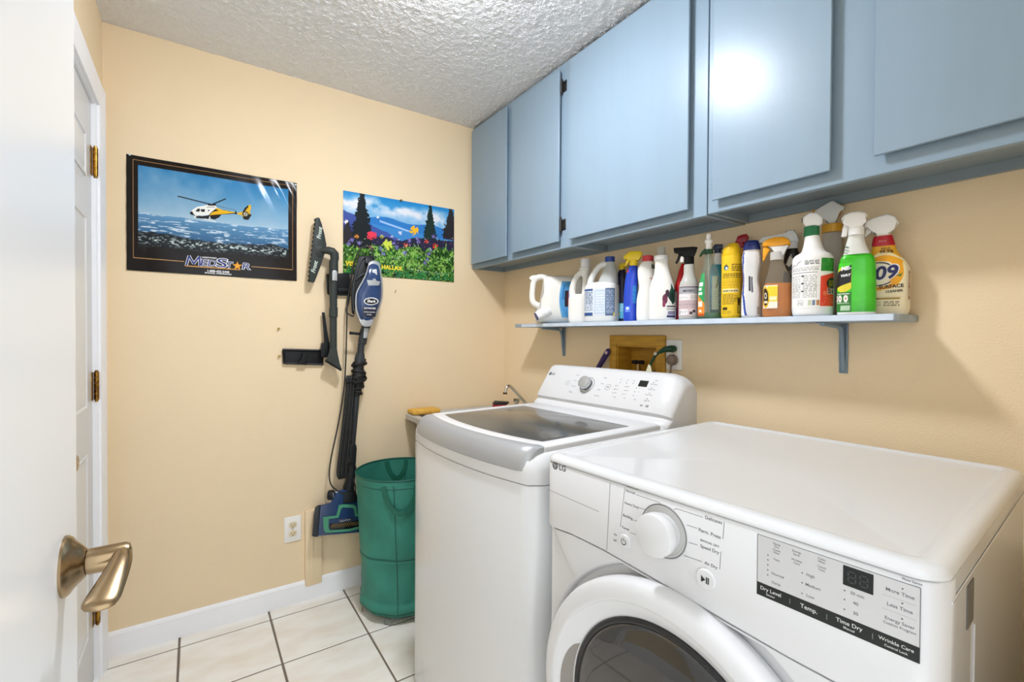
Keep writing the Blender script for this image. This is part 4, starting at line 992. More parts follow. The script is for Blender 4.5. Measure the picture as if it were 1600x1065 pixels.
# coiled cord in long loops
cordm = M('vacuum_cord', '2a2b2a', .45); b = B()
for k, (xt, xb, d) in enumerate(((541, 527, .075), (543.5, 529, .085), (546, 531, .078), (548.5, 533.5, .088), (551, 536, .078), (553, 540, .086))):
    L = spline([bw(xt, 592, d), bw(xt-1.5, 620, d+.004*math.sin(k)), bw((xt*.45+xb*.55)-1, 690, d), bw(xb, 735, d), bw(xb+2, 746-k, d-.004), bw(xb+5, 742, d-.012), bw((xt*.4+xb*.6)+5, 690, d-.014), bw(xt+3, 610, d-.014), bw(xt+2, 588, d-.01), bw(xt, 592, d)], 5)
    b.tube(L, .0040, 7, caps=False)
obj('cord_coil', b, cordm, va, world=True, smooth=80)
tubes('cord_hook', [(560, 593, .07, .006), (546, 596, .09, .008), (540, 597, .092, .007)], VBLK)
b = B().tube(spline([bw(584, 400, .06), bw(580, 388, .045), bw(573, 385, .04), bw(563, 389, .035), bw(556, 402, .03), bw(549.5, 425, .03), bw(546, 450, .03), bw(542.5, 478, .04), bw(541.5, 520, .05), bw(540, 570, .05), bw(536.5, 615, .05), bw(528, 665, .05), bw(518, 712, .055), bw(514.5, 740, .06), bw(518, 758, .07), bw(532, 769, .085), bw(545, 773, .09), bw(553.5, 769, .09), bw(555, 758, .085), bw(549, 744, .075), bw(541, 738, .07)], 6), .0034, 7)
obj('hanging_cord', b, cordm, va, world=True, smooth=80)
b = B().tube(spline([bw(556, 402, .035), bw(550, 430, .03), bw(545, 470, .03), bw(541, 485, .04), bw(547, 492, .05), bw(553, 494, .06)], 5), .0034, 7)
obj('hanging_cord', b, cordm, va, world=True, smooth=80)
slab('wand_latch', [(547, 694), (556.5, 694), (557.5, 700), (556, 724), (552, 728), (545.5, 722)], .045, .082, VBLK, va, .004)
slab('latch_slot', [(550, 706), (553.5, 706), (553, 717), (549.5, 716)], .08, .0832, M('slot_black', '0c0c0c', .6), va, 0)
tubes('swivel_neck', [(550, 722, .06, .015), (550, 732, .06, .021), (549, 742, .06, .0195), (545, 760, .06, .026), (544, 775, .055, .028)], VBLK)
# nozzle
nz = slab('nozzle_head', [(488.5, 837), (493, 791), (497, 788.5), (519, 787.5), (521.5, 781), (523, 768), (534, 764), (552, 768), (562, 776), (571, 800), (577, 828), (572, 830.5), (530, 834), (500, 836.5)], .022, .085, VBLUE, va, .009, seg=3)
slab('end_bumper', [(487.5, 836.5), (492, 793), (497.5, 788.5), (501, 790), (497, 838), (491, 838.5)], .018, .089, M('bumper_graphite', '2d3036', .45), nz, .004)
TEAL = M('teal_trim', '4f9a78', .35)
tr = [(504.5, 807.5), (525.5, 805), (529.5, 789), (534.5, 787.5), (553, 788), (556.5, 791), (558, 802), (569, 803.5), (575, 815), (570, 824), (545, 830), (509, 832), (506, 828)]
tri = [(513.5, 810.5), (529, 808.5), (533, 795), (536, 792.5), (551, 793), (553.5, 796), (554.5, 806), (567, 807), (570.5, 815), (566.5, 820.5), (545, 826), (515, 828), (513.5, 824)]
b = B(); b.rings([[bw(x, y, .082) for x, y in tr], [bw(x, y, .0895) for x, y in tr], [bw(x, y, .0895) for x, y in tri], [bw(x, y, .082) for x, y in tri]], caps=False)
obj('window_trim', b, TEAL, nz, world=True, smooth=30)
slab('brush_window', [(514, 818), (536, 816), (565, 812), (566, 820), (545, 825.5), (516, 827.5)], .08, .0875, M('brush_window_dark', '14161c', .12), nz, .002)
slab('window_label', [(528, 811), (552, 808.5), (551, 814), (529, 816.5)], .08, .0885, M('label_slate', '2a3550', .3), nz, .0006)
p = bw(540, 812.5, .0893); text('label_lettering', [('DuoClean', p.x, p.z, .0115)], M('label_pale', 'b9bfc4', .4), vt_(.0893), nz, bold=.01, world=True)
b = B()
for k in range(16):
    x = 517+k*3; b.tube([bw(x, 825-k*.35, .0865), bw(x+3.5, 818-k*.3, .0882)], .0016, 5)
tag(obj('brush_bristles', b, M('bristle_gold', '8f7440', .6), nz, world=True), kind='stuff')
for (px, py, d) in ((517, 773, .07),):
    b = B().lathe([(.006, -.012), (.021, -.012), (.023, -.008), (.023, .008), (.021, .012), (.006, .012)], Matrix.Translation(bw(px, py, d)) @ Matrix.Rotation(R(62), 4, 'Z') @ Matrix.Rotation(PI/2, 4, 'X'), 28)
    wh = obj('wheel', b, VBLK, nz, world=True)
    b = B().lathe([(0, -.0125), (.012, -.0125), (.012, .0132), (0, .0132)], Matrix.Translation(bw(px, py, d)) @ Matrix.Rotation(R(62), 4, 'Z') @ Matrix.Rotation(PI/2, 4, 'X'), 24)
    obj('hub', b, M('wheel_hub_grey', 'a3a7a8', .4), wh, world=True)
slab('hose_elbow', [(537, 768), (556, 766), (559, 784), (536, 786)], .05, .095, VBLK, nz, .008)

# ---- wall brackets, dusting wand, crevice tool
bk = thing('tool_bracket', 'black wall bracket holding the vacuum body and the dusting wand', 'bracket', tuple(bw(527, 460)))
slab('back_plate', [(510, 428), (546, 426), (548, 462), (514, 461), (511, 458)], 0, .020, BLACK, bk, .003)
slab('clip', [(509.5, 430), (516, 428.5), (515.5, 459), (511, 459)], .004, .046, BLACK, bk, .004)
slab('step', [(528, 450), (547, 450), (547, 456), (528, 455.5)], .02, .03, BLACK, bk, .002)
bk2 = thing('tool_bracket', 'low black wall bracket with centre peg left of the crevice tool', 'bracket', tuple(bw(473, 570)))
slab('back_plate', [(441.5, 546), (506, 547.5), (505, 570), (443, 568)], 0, .009, BLACK, bk2, .002)
b = B()
for a, c_ in (((441.5, 546), (506, 547.5)), ((443, 567), (505, 568.8))): b.tube([bw(*a, .012), bw(*c_, .012)], .005, 8)
b.tube([bw(442.5, 547, .012), bw(444, 567, .012)], .005, 8); obj('rim', b, BLACK, bk2, world=True)
slab('peg', [(472.5, 551), (480, 551.5), (479, 570), (466, 569), (466.5, 563), (472, 562)], .008, .03, BLACK, bk2, .003)
b = B()
for px in (455, 494): p = bw(px, 555.5, .0092); b.cyl((p.x, -.008, p.z), (p.x, -.0108, p.z), .005, seg=12)
tag(obj('screw_heads', b, M('screw_dark', '0d0d0e', .5), bk2, world=True), kind='stuff')
slab('side_clip', [(501.5, 536), (515, 534), (516, 556), (508, 558.5), (501, 557)], .004, .042, BLACK, bk2, .004)
ct = thing('crevice_tool', 'flat black crevice tool standing up in the lower wall bracket', 'tool', tuple(bw(510, 555)))
b = B(); rs = []
for (x0, x1, y, d0, d1) in ((507.5, 516.5, 554, .010, .040), (506.5, 514.5, 535, .012, .038), (505.3, 511, 515, .016, .034), (503.6, 508.4, 495, .018, .030), (502.8, 507.2, 487.5, .018, .028)):
    rs.append([bw(x0, y, d0), bw(x1, y, d0), bw(x1, y+.6, d1), bw(x0, y+.6, d1)])
b.rings(rs); obj('tool_body', b, BLACK, ct, world=True, smooth=30)
b = B().prism([(502.9, 487.6), (506.9, 487.6), (506.9, 489.5), (502.9, 489.2)], .0275, .0288, lambda a, c, d: bw(a, c, d)); obj('tip_edge', b, DARK, ct, world=True)
dw = thing('dusting_wand', 'dark grey wand with long triangular dusting head on the back wall', 'attachment', tuple(bw(521, 575)))
DWG = M('wand_graphite', '373c39', .45, spec=.3); PH = M('pet_head', '333936', .48, spec=.3)
hd_ = slab('dusting_head', [(492.5, 342), (494.5, 340), (499, 340), (502.5, 349), (507, 366), (510, 382), (509, 391), (500, 418), (491.5, 440), (488, 441.5), (482.5, 440), (483.5, 424), (487, 396), (490.5, 366)], .03, .062, PH, dw, .005, seg=3)
b = B()
for k in range(15):
    t = k/14; x = 492.2-8.8*t-1.6*math.sin(t*PI)*.0; y = 344+94*t
    xx = np.interp(y, [342, 366, 396, 424, 440], [492.5, 490.5, 487, 483.5, 482.5])
    b.tube([bw(xx+.8, y-2, .046), bw(xx-.5, y, .046), bw(xx+.8, y+2, .046)], .0045, 6)
tag(obj('rubber_fins', b, M('fin_black', '161718', .6), hd_, world=True), kind='stuff')
slab('socket', [(491, 386), (495, 384), (505, 384.5), (505.5, 401), (499, 402), (494, 400)], .058, .0635, M('socket_dark', '1e211f', .5), hd_, .002)
rot = lambda c0, ang, d: (lambda x, y: Vector((c0.x, -d, c0.z))+Vector((math.cos(ang)*x-math.sin(ang)*y, 0, math.sin(ang)*x+math.cos(ang)*y)))
text('lettering', [('Front \u25b8' if False else 'Front', 0, 0, .0245)], M('pale_green_ink', 'c9d3c6', .5), rot(bw(499.5, 364, .0628), R(82), .0628), hd_, bold=.03, world=True, shear=.2)
text('lettering', [('Front', 0, 0, .0245)], M('pale_green_ink', ''), rot(bw(491.5, 417, .0628), R(76), .0628), hd_, bold=.03, world=True, shear=.2)
W_ = lambda *a: tubes(*a, parent=dw)
W_('elbow', [(501, 392, .052, .014), (506, 391, .06, .0165), (513, 391, .068, .018), (519, 393, .072, .020), (522.5, 397, .072, .0205), (523, 403, .072, .0195), (522, 409, .07, .018)], DWG)
W_('joint_collar', [(521.5, 407, .07, .020), (521.3, 424, .07, .0208), (520.5, 442, .07, .0195), (520.5, 444, .07, .014)], DWG)
slab('release_latch', [(519, 424), (521, 422), (525, 422), (527, 425), (527, 438.5), (519, 438)], .085, .0945, VSIL, dw, .002)
W_('upper_tube', [(520.5, 442, .07, .0185), (521, 482, .07, .0170)], DWG)
W_('tube_collar', [(521, 480, .07, .0195), (520.7, 495, .07, .0200), (520.7, 496, .07, .015)], DWG)
W_('lower_tube', [(520.7, 494, .07, .0165), (521, 546, .068, .0158)], DWG)
b = B(); rs = []
for (x0, x1, y0, y1, d0, d1) in ((515.5, 526.5, 543, 543.5, .052, .084), (514, 528, 551, 554, .05, .085), (511, 531, 559, 568, .045, .082), (509, 534.5, 562, 577.5, .042, .078)):
    rs.append([bw(x0, y0, d0), bw(x1, y1, d0), bw(x1, y1, d1), bw(x0, y0, d1)])
b.rings(rs); db = obj('dusting_brush', b, DWG, dw, world=True, smooth=40)
b = B().rings([[bw(509, 561.5, .044), bw(534, 577, .044), bw(534, 577, .076), bw(509, 561.5, .076)], [bw(507.5, 564.5, .045), bw(533, 580, .045), bw(533, 580, .075), bw(507.5, 564.5, .075)]])
tag(obj('bristles', b, M('bristle_black', '121212', .8, bump=.8, bscale=400), db, world=True, smooth=0), kind='stuff')

# ------------------------------------------------------------------ green pop-up hamper
TEALF = M('hamper_fabric', '3a8876', .55, var=.22, vscale=7, bump=.25, bscale=500, spec=.35); TEALD = M('hamper_binding', '175a4b', .5)
HT, HB = Vector((-.755, -.268, .628)), Vector((-.735, -.272, .028))
hm = thing('laundry_hamper', 'tall round green fabric hamper on the floor beside the washer', 'hamper', (-.735, -.27, 0))
hn = Img(4, 4, 'ffffff')
def hs(ang, z, off=0):
    t = (z-.028)/.6; c = HB.lerp(HT, t)
    r = .186+.010*t-.006*math.sin(PI*t)*(1+.4*math.sin(3*ang+1))+.0035*math.sin(5*ang+9*t)*math.sin(PI*min(1, t*1.2))+.003*math.sin(11*ang-14*t)*(1-t)
    if t < .10: r += .012*math.sin(PI*t/.10)-.010*(1-t/.10)**2
    if abs(t-.40) < .02: r += .003
    r += off
    return Vector((c.x+r*math.cos(ang), c.y+r*math.sin(ang), z))
N_ = 72; zs = [.030, .034, .042, .055, .068, .08, .088, .096, .11]+[.13+.02*k for k in range(8)]+[.272, .28, .288]+[.31+.02*k for k in range(15)]+[.600, .612, .624, .628]
b = B().rings([[hs(2*PI*k/N_, z) for k in range(N_)] for z in zs], caps=False)
obj('fabric_wall', b, TEALF, hm, world=True, smooth=180, solid=.0016)
b = B().rings([[hs(2*PI*k/N_, .034, -.004+o).lerp(Vector((-.735, -.272, .034)), q) for k in range(N_)] for o, q in ((0, 0), (0, .5), (0, .98))], caps=False)
obj('fabric_base', b, TEALF, hm, world=True, smooth=180)
def hoop(z, r, mat, name, off=0):
    ps = [hs(2*PI*k/N_, z, off) for k in range(N_)]; b = B(); rs = []
    for k in range(N_):
        a = 2*PI*k/N_; rd = Vector((math.cos(a), math.sin(a), 0))
        rs.append([ps[k]+rd*(r[0]*math.cos(q))+Vector((0, 0, r[1]*math.sin(q))) for q in [2*PI*j/8 for j in range(8)]])
    b.rings(rs, closed=True); return obj(name, b, mat, hm, world=True, smooth=80)
hoop(.628, (.0028, .0045), TEALD, 'rim_hoop'); hoop(.594, (.0012, .0025), TEALD, 'hem_seam', .0008); hoop(.281, (.002, .0055), TEALD, 'middle_hoop', .001); hoop(.050, (.003, .006), TEALD, 'base_hoop')
b = B()
for a in (R(-118), R(62), R(152)):
    for sgn in (-1, 1):
        b.rings([[hs(a-.011, z, .0018*sgn+(.0006 if sgn > 0 else -.0006)), hs(a+.011, z, .0018*sgn+(.0006 if sgn > 0 else -.0006)), hs(a+.011, z, .0004*sgn), hs(a-.011, z, .0004*sgn)] for z in [.05+.02*k for k in range(29)]])
obj('side_seam', b, TEALD, hm, world=True)
def strap(ac, da, zt, zl, off, wd=.011, twist=False):
    pts = []
    for k in range(25):
        s = k/24; a = ac-da+2*da*s; z = zt-(zt-zl)*math.sin(PI*s)**.55
        pts.append(hs(a, z, off+(.012*math.sin(PI*s) if twist else .002)))
    b = B(); rs = []
    for k, p in enumerate(pts):
        t = (pts[min(k+1, 24)]-pts[max(k-1, 0)]).normalized(); a = ac-da+2*da*k/24; n = Vector((math.cos(a), math.sin(a), 0)); s = t.cross(n).normalized()
        rs.append([p+s*wd-n*.0008, p+s*wd+n*.0008, p-s*wd+n*.0008, p-s*wd-n*.0008])
    b.rings(rs); return obj('handle', b, M('hamper_strap', '1b6350', .5), hm, world=True, smooth=40)
strap(R(-110), .36, .606, .49, .003, twist=True)
strap(R(74), .25, .620, .53, -.006)
WIRE = M('bare_wire', '8b8d8c', .3, metal=.9)
b = B(); 
for a in (R(-132), R(-72), R(-12), R(48), R(108), R(168)):
    p_, q_ = hs(a-.10, .040, -.012), hs(a+.10, .040, -.012); b.tube([p_, Vector((p_.x+.012*math.cos(a), p_.y+.012*math.sin(a), .003)), Vector((q_.x+.012*math.cos(a), q_.y+.012*math.sin(a), .003)), q_], .002, 6)
tag(obj('wire_feet', b, WIRE, hm, world=True), kind='stuff')
b = B().rings([[hs(2*PI*k/N_, .036, -.014)+Vector((.002*math.cos(q)*math.cos(2*PI*k/N_), .002*math.cos(q)*math.sin(2*PI*k/N_), .002*math.sin(q))) for q in [2*PI*j/6 for j in range(6)]] for k in range(N_)], closed=True)
obj('wire_ring', b, WIRE, hm, world=True)

# ------------------------------------------------------------------ utility sink behind the washer
SKM = M('sink_grey', 'c3c0b8', .4, var=.1, vscale=9)
sk = thing('utility_sink', 'pale grey laundry sink in the corner behind the washer', 'sink', (-.32, -.33, 0))
sx0, sx1, sy0, sy1, sz1 = -.632, -.02, -.60, -.012, .842
b = B().rings([[Vector((x, y, z)) for x, y in rrect(sx0+i, sx1-i, sy0+i, sy1-i, max(.006, r), 5)] for i, z, r in ((.012, sz1-.03, .02), (0, sz1-.028, .02), (0, sz1-.004, .02), (.004, sz1, .02), (.032, sz1, .03), (.038, sz1-.006, .03), (.09, .66, .04), (.115, .52, .06), (.20, .515, .06))], caps=False)
b.b.faces.new(b.b.verts[-24:] if False else [v for v in b.b.verts][-24:])
obj('sink_rim', b, SKM, sk, world=True, smooth=40)
b = B().rings([[Vector((x, y, z)) for x, y in rrect(sx0+i, sx1-i, sy0+i, sy1-i, .03, 5)] for i, z in ((.030, sz1-.029), (.034, .80), (.078, .66), (.10, .50), (.12, .49))])
obj('sink_basin', b, SKM, sk, world=True, smooth=40)
for lx, ly in ((-.50, -.08), (-.50, -.53), (-.10, -.08), (-.10, -.53)):
    obj('leg', B().tube([(lx, ly, .515), (lx, ly, 0)], [.016, .013], 10), GREYP, sk, world=True)
fc = thing('sink_faucet', 'small chrome faucet with bent spout at the back of the grey sink', 'faucet', (-.055, -.30, sz1))
b = B().lathe([(0, 0), (.026, 0), (.024, .012), (.016, .02), (.014, .045), (0, .046)], Matrix.Translation((-.055, -.30, sz1)), 20)
b.box(-.075, -.035, -.40, -.20, sz1, sz1+.016, .006)
obj('faucet_body', b, CHROME, fc, world=True)
b = B().tube(spline([(-.055, -.30, .875), (-.058, -.30, .892), (-.085, -.30, .918), (-.125, -.30, .957), (-.150, -.30, .980), (-.166, -.30, .985), (-.180, -.30, .976), (-.186, -.30, .958), (-.188, -.30, .950)], 5), .0085, 12)
obj('spout', b, CHROME, fc, world=True, smooth=80)
b = B().cyl((-.188, -.30, .953), (-.1885, -.30, .944), .0115, seg=14); obj('aerator', b, M('aerator_dark', '5e4a2e', .35, metal=.8), fc, world=True)
for hy in (-.215, -.385):
    b = B().lathe([(0, 0), (.011, 0), (.011, .022), (.018, .026), (.02, .036), (.017, .046), (0, .048)], Matrix.Translation((-.055, hy, sz1+.014)), 8)
    obj('tap_handle', b, CHROME, fc, world=True)
b = B().box(-.655, -.500, -.118, -.030, sz1+.001, sz1+.0265, .010, 3)
sp = tag(obj('sponge', b, M('sponge_yellow', 'e2b453', .9, bump=.6, bscale=300, var=.2, vscale=30, var2='d19a3c'), smooth=50), 'yellow sponge lying on the left rim of the grey sink', 'sponge')
sp.location.x += .028
b = B(); hx, hy_ = -.105, -.125
bs = thing('scrub_brush', 'small black and red scrub brush on the back rim of the sink', 'brush', (hx, hy_, sz1), R(-25))
b.prism([(-.045, .026), (-.030, .040), (.050, .034), (.036, .020), (-.036, .018)], -.022, .022, lambda a, c, d: Vector((a, d, c)), .004, 2)
obj('brush_back', b, M('brush_black', '26211f', .35), bs)
obj('brush_block', B().box(-.044, .034, -.02, .02, .001, .021, .004), M('brush_red', 'a3121c', .4), bs)

# ------------------------------------------------------------------ bottles on the shelf
BGROUP = 'cleaning bottles on the wall shelf'
def pchip(xs, ys, x):
    xs, ys = np.array(xs, float), np.array(ys, float); h = np.diff(xs); d = np.diff(ys)/h; m_ = np.zeros(len(xs))
    for i in range(1, len(xs)-1): m_[i] = 0 if d[i-1]*d[i] <= 0 else 2*d[i-1]*d[i]/(d[i-1]+d[i])
    m_[0], m_[-1] = d[0], d[-1]
    i = np.clip(np.searchsorted(xs, x)-1, 0, len(h)-1); t = (x-xs[i])/h[i]
    return (2*t**3-3*t*t+1)*ys[i]+(t**3-2*t*t+t)*h[i]*m_[i]+(-2*t**3+3*t*t)*ys[i+1]+(t**3-t*t)*h[i]*m_[i+1]
class Bot:
    def __init__(s, name, label, l, r, d, base=None, cat='bottle', turn=0):
        s.mid = (l+r)/2; p = at(s.mid, 495, 0, -d); s.c = Vector((p.x, p.y, SZ+.0004)); s.d = d
        D = (p-CAM).dot(AF); th = math.atan((s.mid-800)/F_PX); s.k = D/F_PX*math.cos(th); s.kz = D/F_PX
        phi = math.atan2(CAM.y-p.y, CAM.x-p.x); s.hw = (r-l)/2*s.k
        s.pb = s.zpx(0, True)
        s.t = thing(name, label, cat, tuple(s.c), phi+PI/2+turn, BGROUP)
    def zpx(s, py, base=False):                # local height of a measured row
        if base: return None
        return at(s.mid, py, 0, -s.d).z-s.c.z
    def x(s, px): return (px-s.mid)*s.k
    def P(s, px, py, dy=0): return Vector((s.x(px), dy, s.zpx(py)))
    def loft(s, name, rows, mat, dr=1., n=2., seg=40, parent=None, sub=4, rx=None, cap=True, dy=0):
        """rows: (row px or None for the shelf, left px, right px)"""
        zs = [(.0 if a is None else s.zpx(a)) for a, *_ in rows]; ls = [s.x(q[1]) for q in rows]; rs_ = [s.x(q[2]) for q in rows]
        nn = [q[3] if len(q) > 3 else n for q in rows]
        zz = []
        for i in range(len(zs)-1): zz += [zs[i]+(zs[i+1]-zs[i])*j/sub for j in range(sub)]
        zz.append(zs[-1]); rings = []
        for z in zz:
            a, c = float(pchip(zs, ls, z)), float(pchip(zs, rs_, z)); e = float(np.interp(z, zs, nn)); hw, cx = max((c-a)/2, 1e-4), (a+c)/2
            ring = []
            for j in range(seg):
                t = 2*PI*j/seg; co, si = math.cos(t), math.sin(t)
                ring.append(Vector((cx+hw*math.copysign(abs(co)**(2/e), co), dy+hw*dr*math.copysign(abs(si)**(2/e), si), z)))
            rings.append(ring)
        if name is None: return None
        s.rows = (zs, ls, rs_, nn, dr, dy)
        return obj(name, B().rings(rings), mat, parent or s.t, smooth=50)
    def face(s, off=.0006):                    # front surface of the last loft: (x, z) -> point
        zs, ls, rs_, nn, dr, dy = s.rows
        def f(x, z):
            a, c = float(pchip(zs, ls, z)), float(pchip(zs, rs_, z)); e = float(np.interp(z, zs, nn)); hw, cx = (c-a)/2, (a+c)/2
            q = max(-.999, min(.999, (x-cx)/hw)); y = hw*dr*(1-abs(q)**e)**(1/e)
            nrm = Vector((abs(q)**(e-1)*math.copysign(1, q)*dr, -(1-abs(q)**e)**((e-1)/e), 0)); nrm = nrm.normalized() if nrm.length > 1e-6 else Vector((0, -1, 0))
            return Vector((x, dy-y, z))+nrm*off
        return f
    def label(s, name, px0, px1, py0, py1, img, off=.0006, mat=None, wrap=True):
        f = s.face(off); x0, x1, z0, z1 = s.x(px0), s.x(px1), s.zpx(py1), s.zpx(py0)
        zs, ls, rs_, *_ = s.rows
        def g(u, v):
            z = z0+(z1-z0)*v; a, c = float(pchip(zs, ls, z)), float(pchip(zs, rs_, z)); hw, cx = (c-a)/2, (a+c)/2
            q0 = max(-.998, min(.998, (x0-cx)/hw)); q1 = max(-.998, min(.998, (x1-cx)/hw))
            return f(cx+hw*math.sin(math.asin(q0)+(math.asin(q1)-math.asin(q0))*u), z)
        return printed(name, img, g, mat or PRINT, s.t)
    def words(s, name, items, mat, off=.0011, bold=.015, ang=0, shear=0, parent=None):
        f = s.face(off)
        for (st, px, py, wpx, mx) in items:
            size = min(wpx*s.k/tw(st), mx*s.kz); x0, z0 = s.x(px), s.zpx(py); ca, sa = math.cos(ang), math.sin(ang)
            text(name, [(st, 0, 0, size)], mat, (lambda x0, z0: (lambda x, y: f(x0+x*ca-y*sa, z0+x*sa+y*ca)))(x0, z0), parent or s.t, bold=bold, shear=shear)
    def flat(s, name, poly, th, mat, bev=.002, dy=0, parent=None, seg=2):
        return obj(name, B().prism([(px, py) for px, py in poly], dy-th/2, dy+th/2, lambda a, c, d: s.P(a, c, d), bev, seg), mat, parent or s.t, smooth=50)
    def can(s, name, px0, px1, py0, py1, mat, ribs=0, dy=0, parent=None, taper=1., seg=28):
        cx, r = s.x((px0+px1)/2), (px1-px0)/2*s.k; z0, z1 = s.zpx(py1), s.zpx(py0); b = B(); e = min(.0015, r*.2)
        prof = [(r*.985, z0), (r, z0+e), (r*taper, z1-e), (r*taper-e, z1)]; rings = []
        sg = ribs*2 if ribs else seg
        for rad, z in prof: rings.append([Vector((cx+(rad-(.0007 if ribs and j % 2 else 0))*math.cos(2*PI*j/sg), dy+(rad-(.0007 if ribs and j % 2 else 0))*math.sin(2*PI*j/sg), z)) for j in range(sg)])
        return obj(name, b.rings(rings), mat, parent or s.t, smooth=30)
    def tube(s, name, pts, rpx, mat, parent=None, seg=12, flat=None):
        pp = spline([s.P(a, c, dy) for a, c, dy in pts], 5); rr = rpx if isinstance(rpx, (int, float)) else None
        r = [rr*s.k]*len(pp) if rr else [float(np.interp(i/(len(pp)-1), np.linspace(0, 1, len(rpx)), rpx))*s.k for i in range(len(pp))]
        return obj(name, B().tube(pp, r, seg, flat=flat), mat, parent or s.t, smooth=70)
pm = lambda name, col, **k: M(name, col, k.pop('rough', .32), **k)
WP = pm('white_hdpe', 'efece4', rough=.38); WP2 = pm('white_pp', 'f4f3f0', rough=.3); WP3 = pm('grey_white_hdpe', 'dfe0dc', rough=.38)
# 1 jug lying on its side, neck to the left
s = Bot('bleach_jug', 'white jug lying on its side at the far left end of the shelf', 826, 905, .098, turn=R(8))
rows = [(503, 845, 908), (501, 838, 912), (470, 838, 913), (440, 850, 912), (433, 858, 908), (431, 866, 900)]
b = B(); rs = []
for k in range(31):                            # along the jug: shoulder at the left, flat bottom at the right
    q = k/30; px = 836+76*q
    sh = 1 if q > .30 else .60+.40*math.sin(q/.30*PI/2); end = 1 if q < .95 else math.sqrt(max(.1, 1-((q-.95)/.06)**2))
    zlo, zhi = .002+.002*(1-end), s.zpx(431+ (6*(1-q/.3) if q < .3 else 0)); zc, hz = (zlo+zhi)/2, (zhi-zlo)/2*(.92+.08*min(1, q/.1)); hy_ = .056*sh*end
    rs.append([Vector((s.x(px), hy_*math.copysign(abs(math.cos(t))**.7, math.cos(t)), zc+hz*end*math.copysign(abs(math.sin(t))**.62, math.sin(t)))) for t in [2*PI*j/32 for j in range(32)]])
# the top left is cut back for the grip
for i, r in enumerate(rs):
    q = i/30
    for p_ in r:
        if q < .26 and p_.z > s.zpx(486): p_.x = max(p_.x, s.x(842+ (6 if p_.z > s.zpx(470) else 2)))
jug = obj('jug_body', B().rings(rs), WP, s.t, smooth=60)
s.tube('grip', [(856, 434, 0), (842, 433, 0), (834, 439, 0), (831.5, 452, 0), (831, 466, 0), (834, 474, 0), (843, 478.5, 0), (858, 480, 0)], [4.5, 4.6, 4.5, 4.4, 4.6, 5, 5.5, 6], WP, jug)
s.tube('top_knob', [(841, 434.5, .0), (833, 435, 0), (828.5, 438, 0)], [4.2, 4.8, 4.4], WP, jug)
b = B()
ax0, ax1 = s.P(860, 484, -.036), s.P(840, 493.5, -.046); dr_ = (ax1-ax0).normalized()
for k in range(5): b.tube([ax0.lerp(ax1, .15+.16*k), ax0.lerp(ax1, .20+.16*k), ax0.lerp(ax1, .25+.16*k), ax0.lerp(ax1, .30+.16*k)], [.0225, .0245, .0245, .0225], 24)
nk = obj('ribbed_neck', b, WP2, s.t, smooth=40)
nk['kind'] = 'stuff'
b = B().tube([ax1-dr_*.004, ax1+dr_*.004, ax1+dr_*.012], [.0235, .024, .022], 24); obj('cap', b, WP2, s.t)
b = B().tube([ax1+dr_*.010, ax1+dr_*.0145], [.0205, .019], 24); obj('cap_liner', b, pm('cap_navy', '2b3182'), s.t)
im = Img(30, 60, '5fa6d6', 3); im.ell(.5, .5, .46, .48, '4b95cc').rect(.36, .62, .30, .74, '19151a').rect(.54, .60, .32, .72, '8f1f22').rect(.66, .80, .4, .9, 'a9cbe4').lines(.66, .9, .1, .35, 6, 'e6f1f8').rect(.2, .3, .5, .9, '2a6fae')
fz0, fz1 = s.zpx(496), s.zpx(441)
def jf(u, v):
    z = fz0+(fz1-fz0)*v; e = .18*(2*v-1)**2*26; px = 871+e*(1-u)+23*u; zc = (s.zpx(431)+.002)/2; hz = (s.zpx(431)-.002)/2
    si = min(.995, abs((z-zc)/hz))**(1/.62); co = math.sqrt(max(0, 1-si*si)); return Vector((s.x(px), -.056*co**.7-.001, z))
printed('label', im, jf, PRINT, s.t)
# small clear lid leaning at the left end
b = B().box(-.0015, .0015, -.055, 0, 0, .044, .001); o = obj('plastic_lid', b, M('clear_plastic', 'e9e3d2', .12, trans=.85, ior=1.2), smooth=40)
o.location = (-.03, -.362, SZ+.0005); o.rotation_euler = (0, R(-8), R(12)); tag(o, 'small clear plastic lid leaning against the wall at the left shelf end', 'lid')
# 2 white bottle with loop handle
s = Bot('detergent_bottle', 'plain white handled bottle with white ribbed cap, second from shelf left', 888, 920, .080, turn=-R(14))
s.loft('bottle_body', [(None, 890, 919), (500, 888.5, 920), (490, 888, 920), (468, 888.5, 920), (460, 890.5, 920)], WP, .75, 3)
s.loft('shoulder', [(466, 908, 920, 2.5), (450, 909.5, 920, 2.5), (436, 910, 920, 2.2), (428, 907, 921, 2), (421, 906, 922, 2)], WP, .8, 2.2)
s.tube('handle', [(896, 466, 0), (893.5, 455, 0), (895.5, 443, 0), (900, 433, 0), (907, 426.5, 0), (914, 425, 0)], [6, 5.2, 4.8, 4.6, 4.8, 5], WP)
s.can('neck_ring', 904.5, 923.5, 419, 423, WP)
s.can('cap', 906.5, 922, 405, 420, WP2, ribs=26)
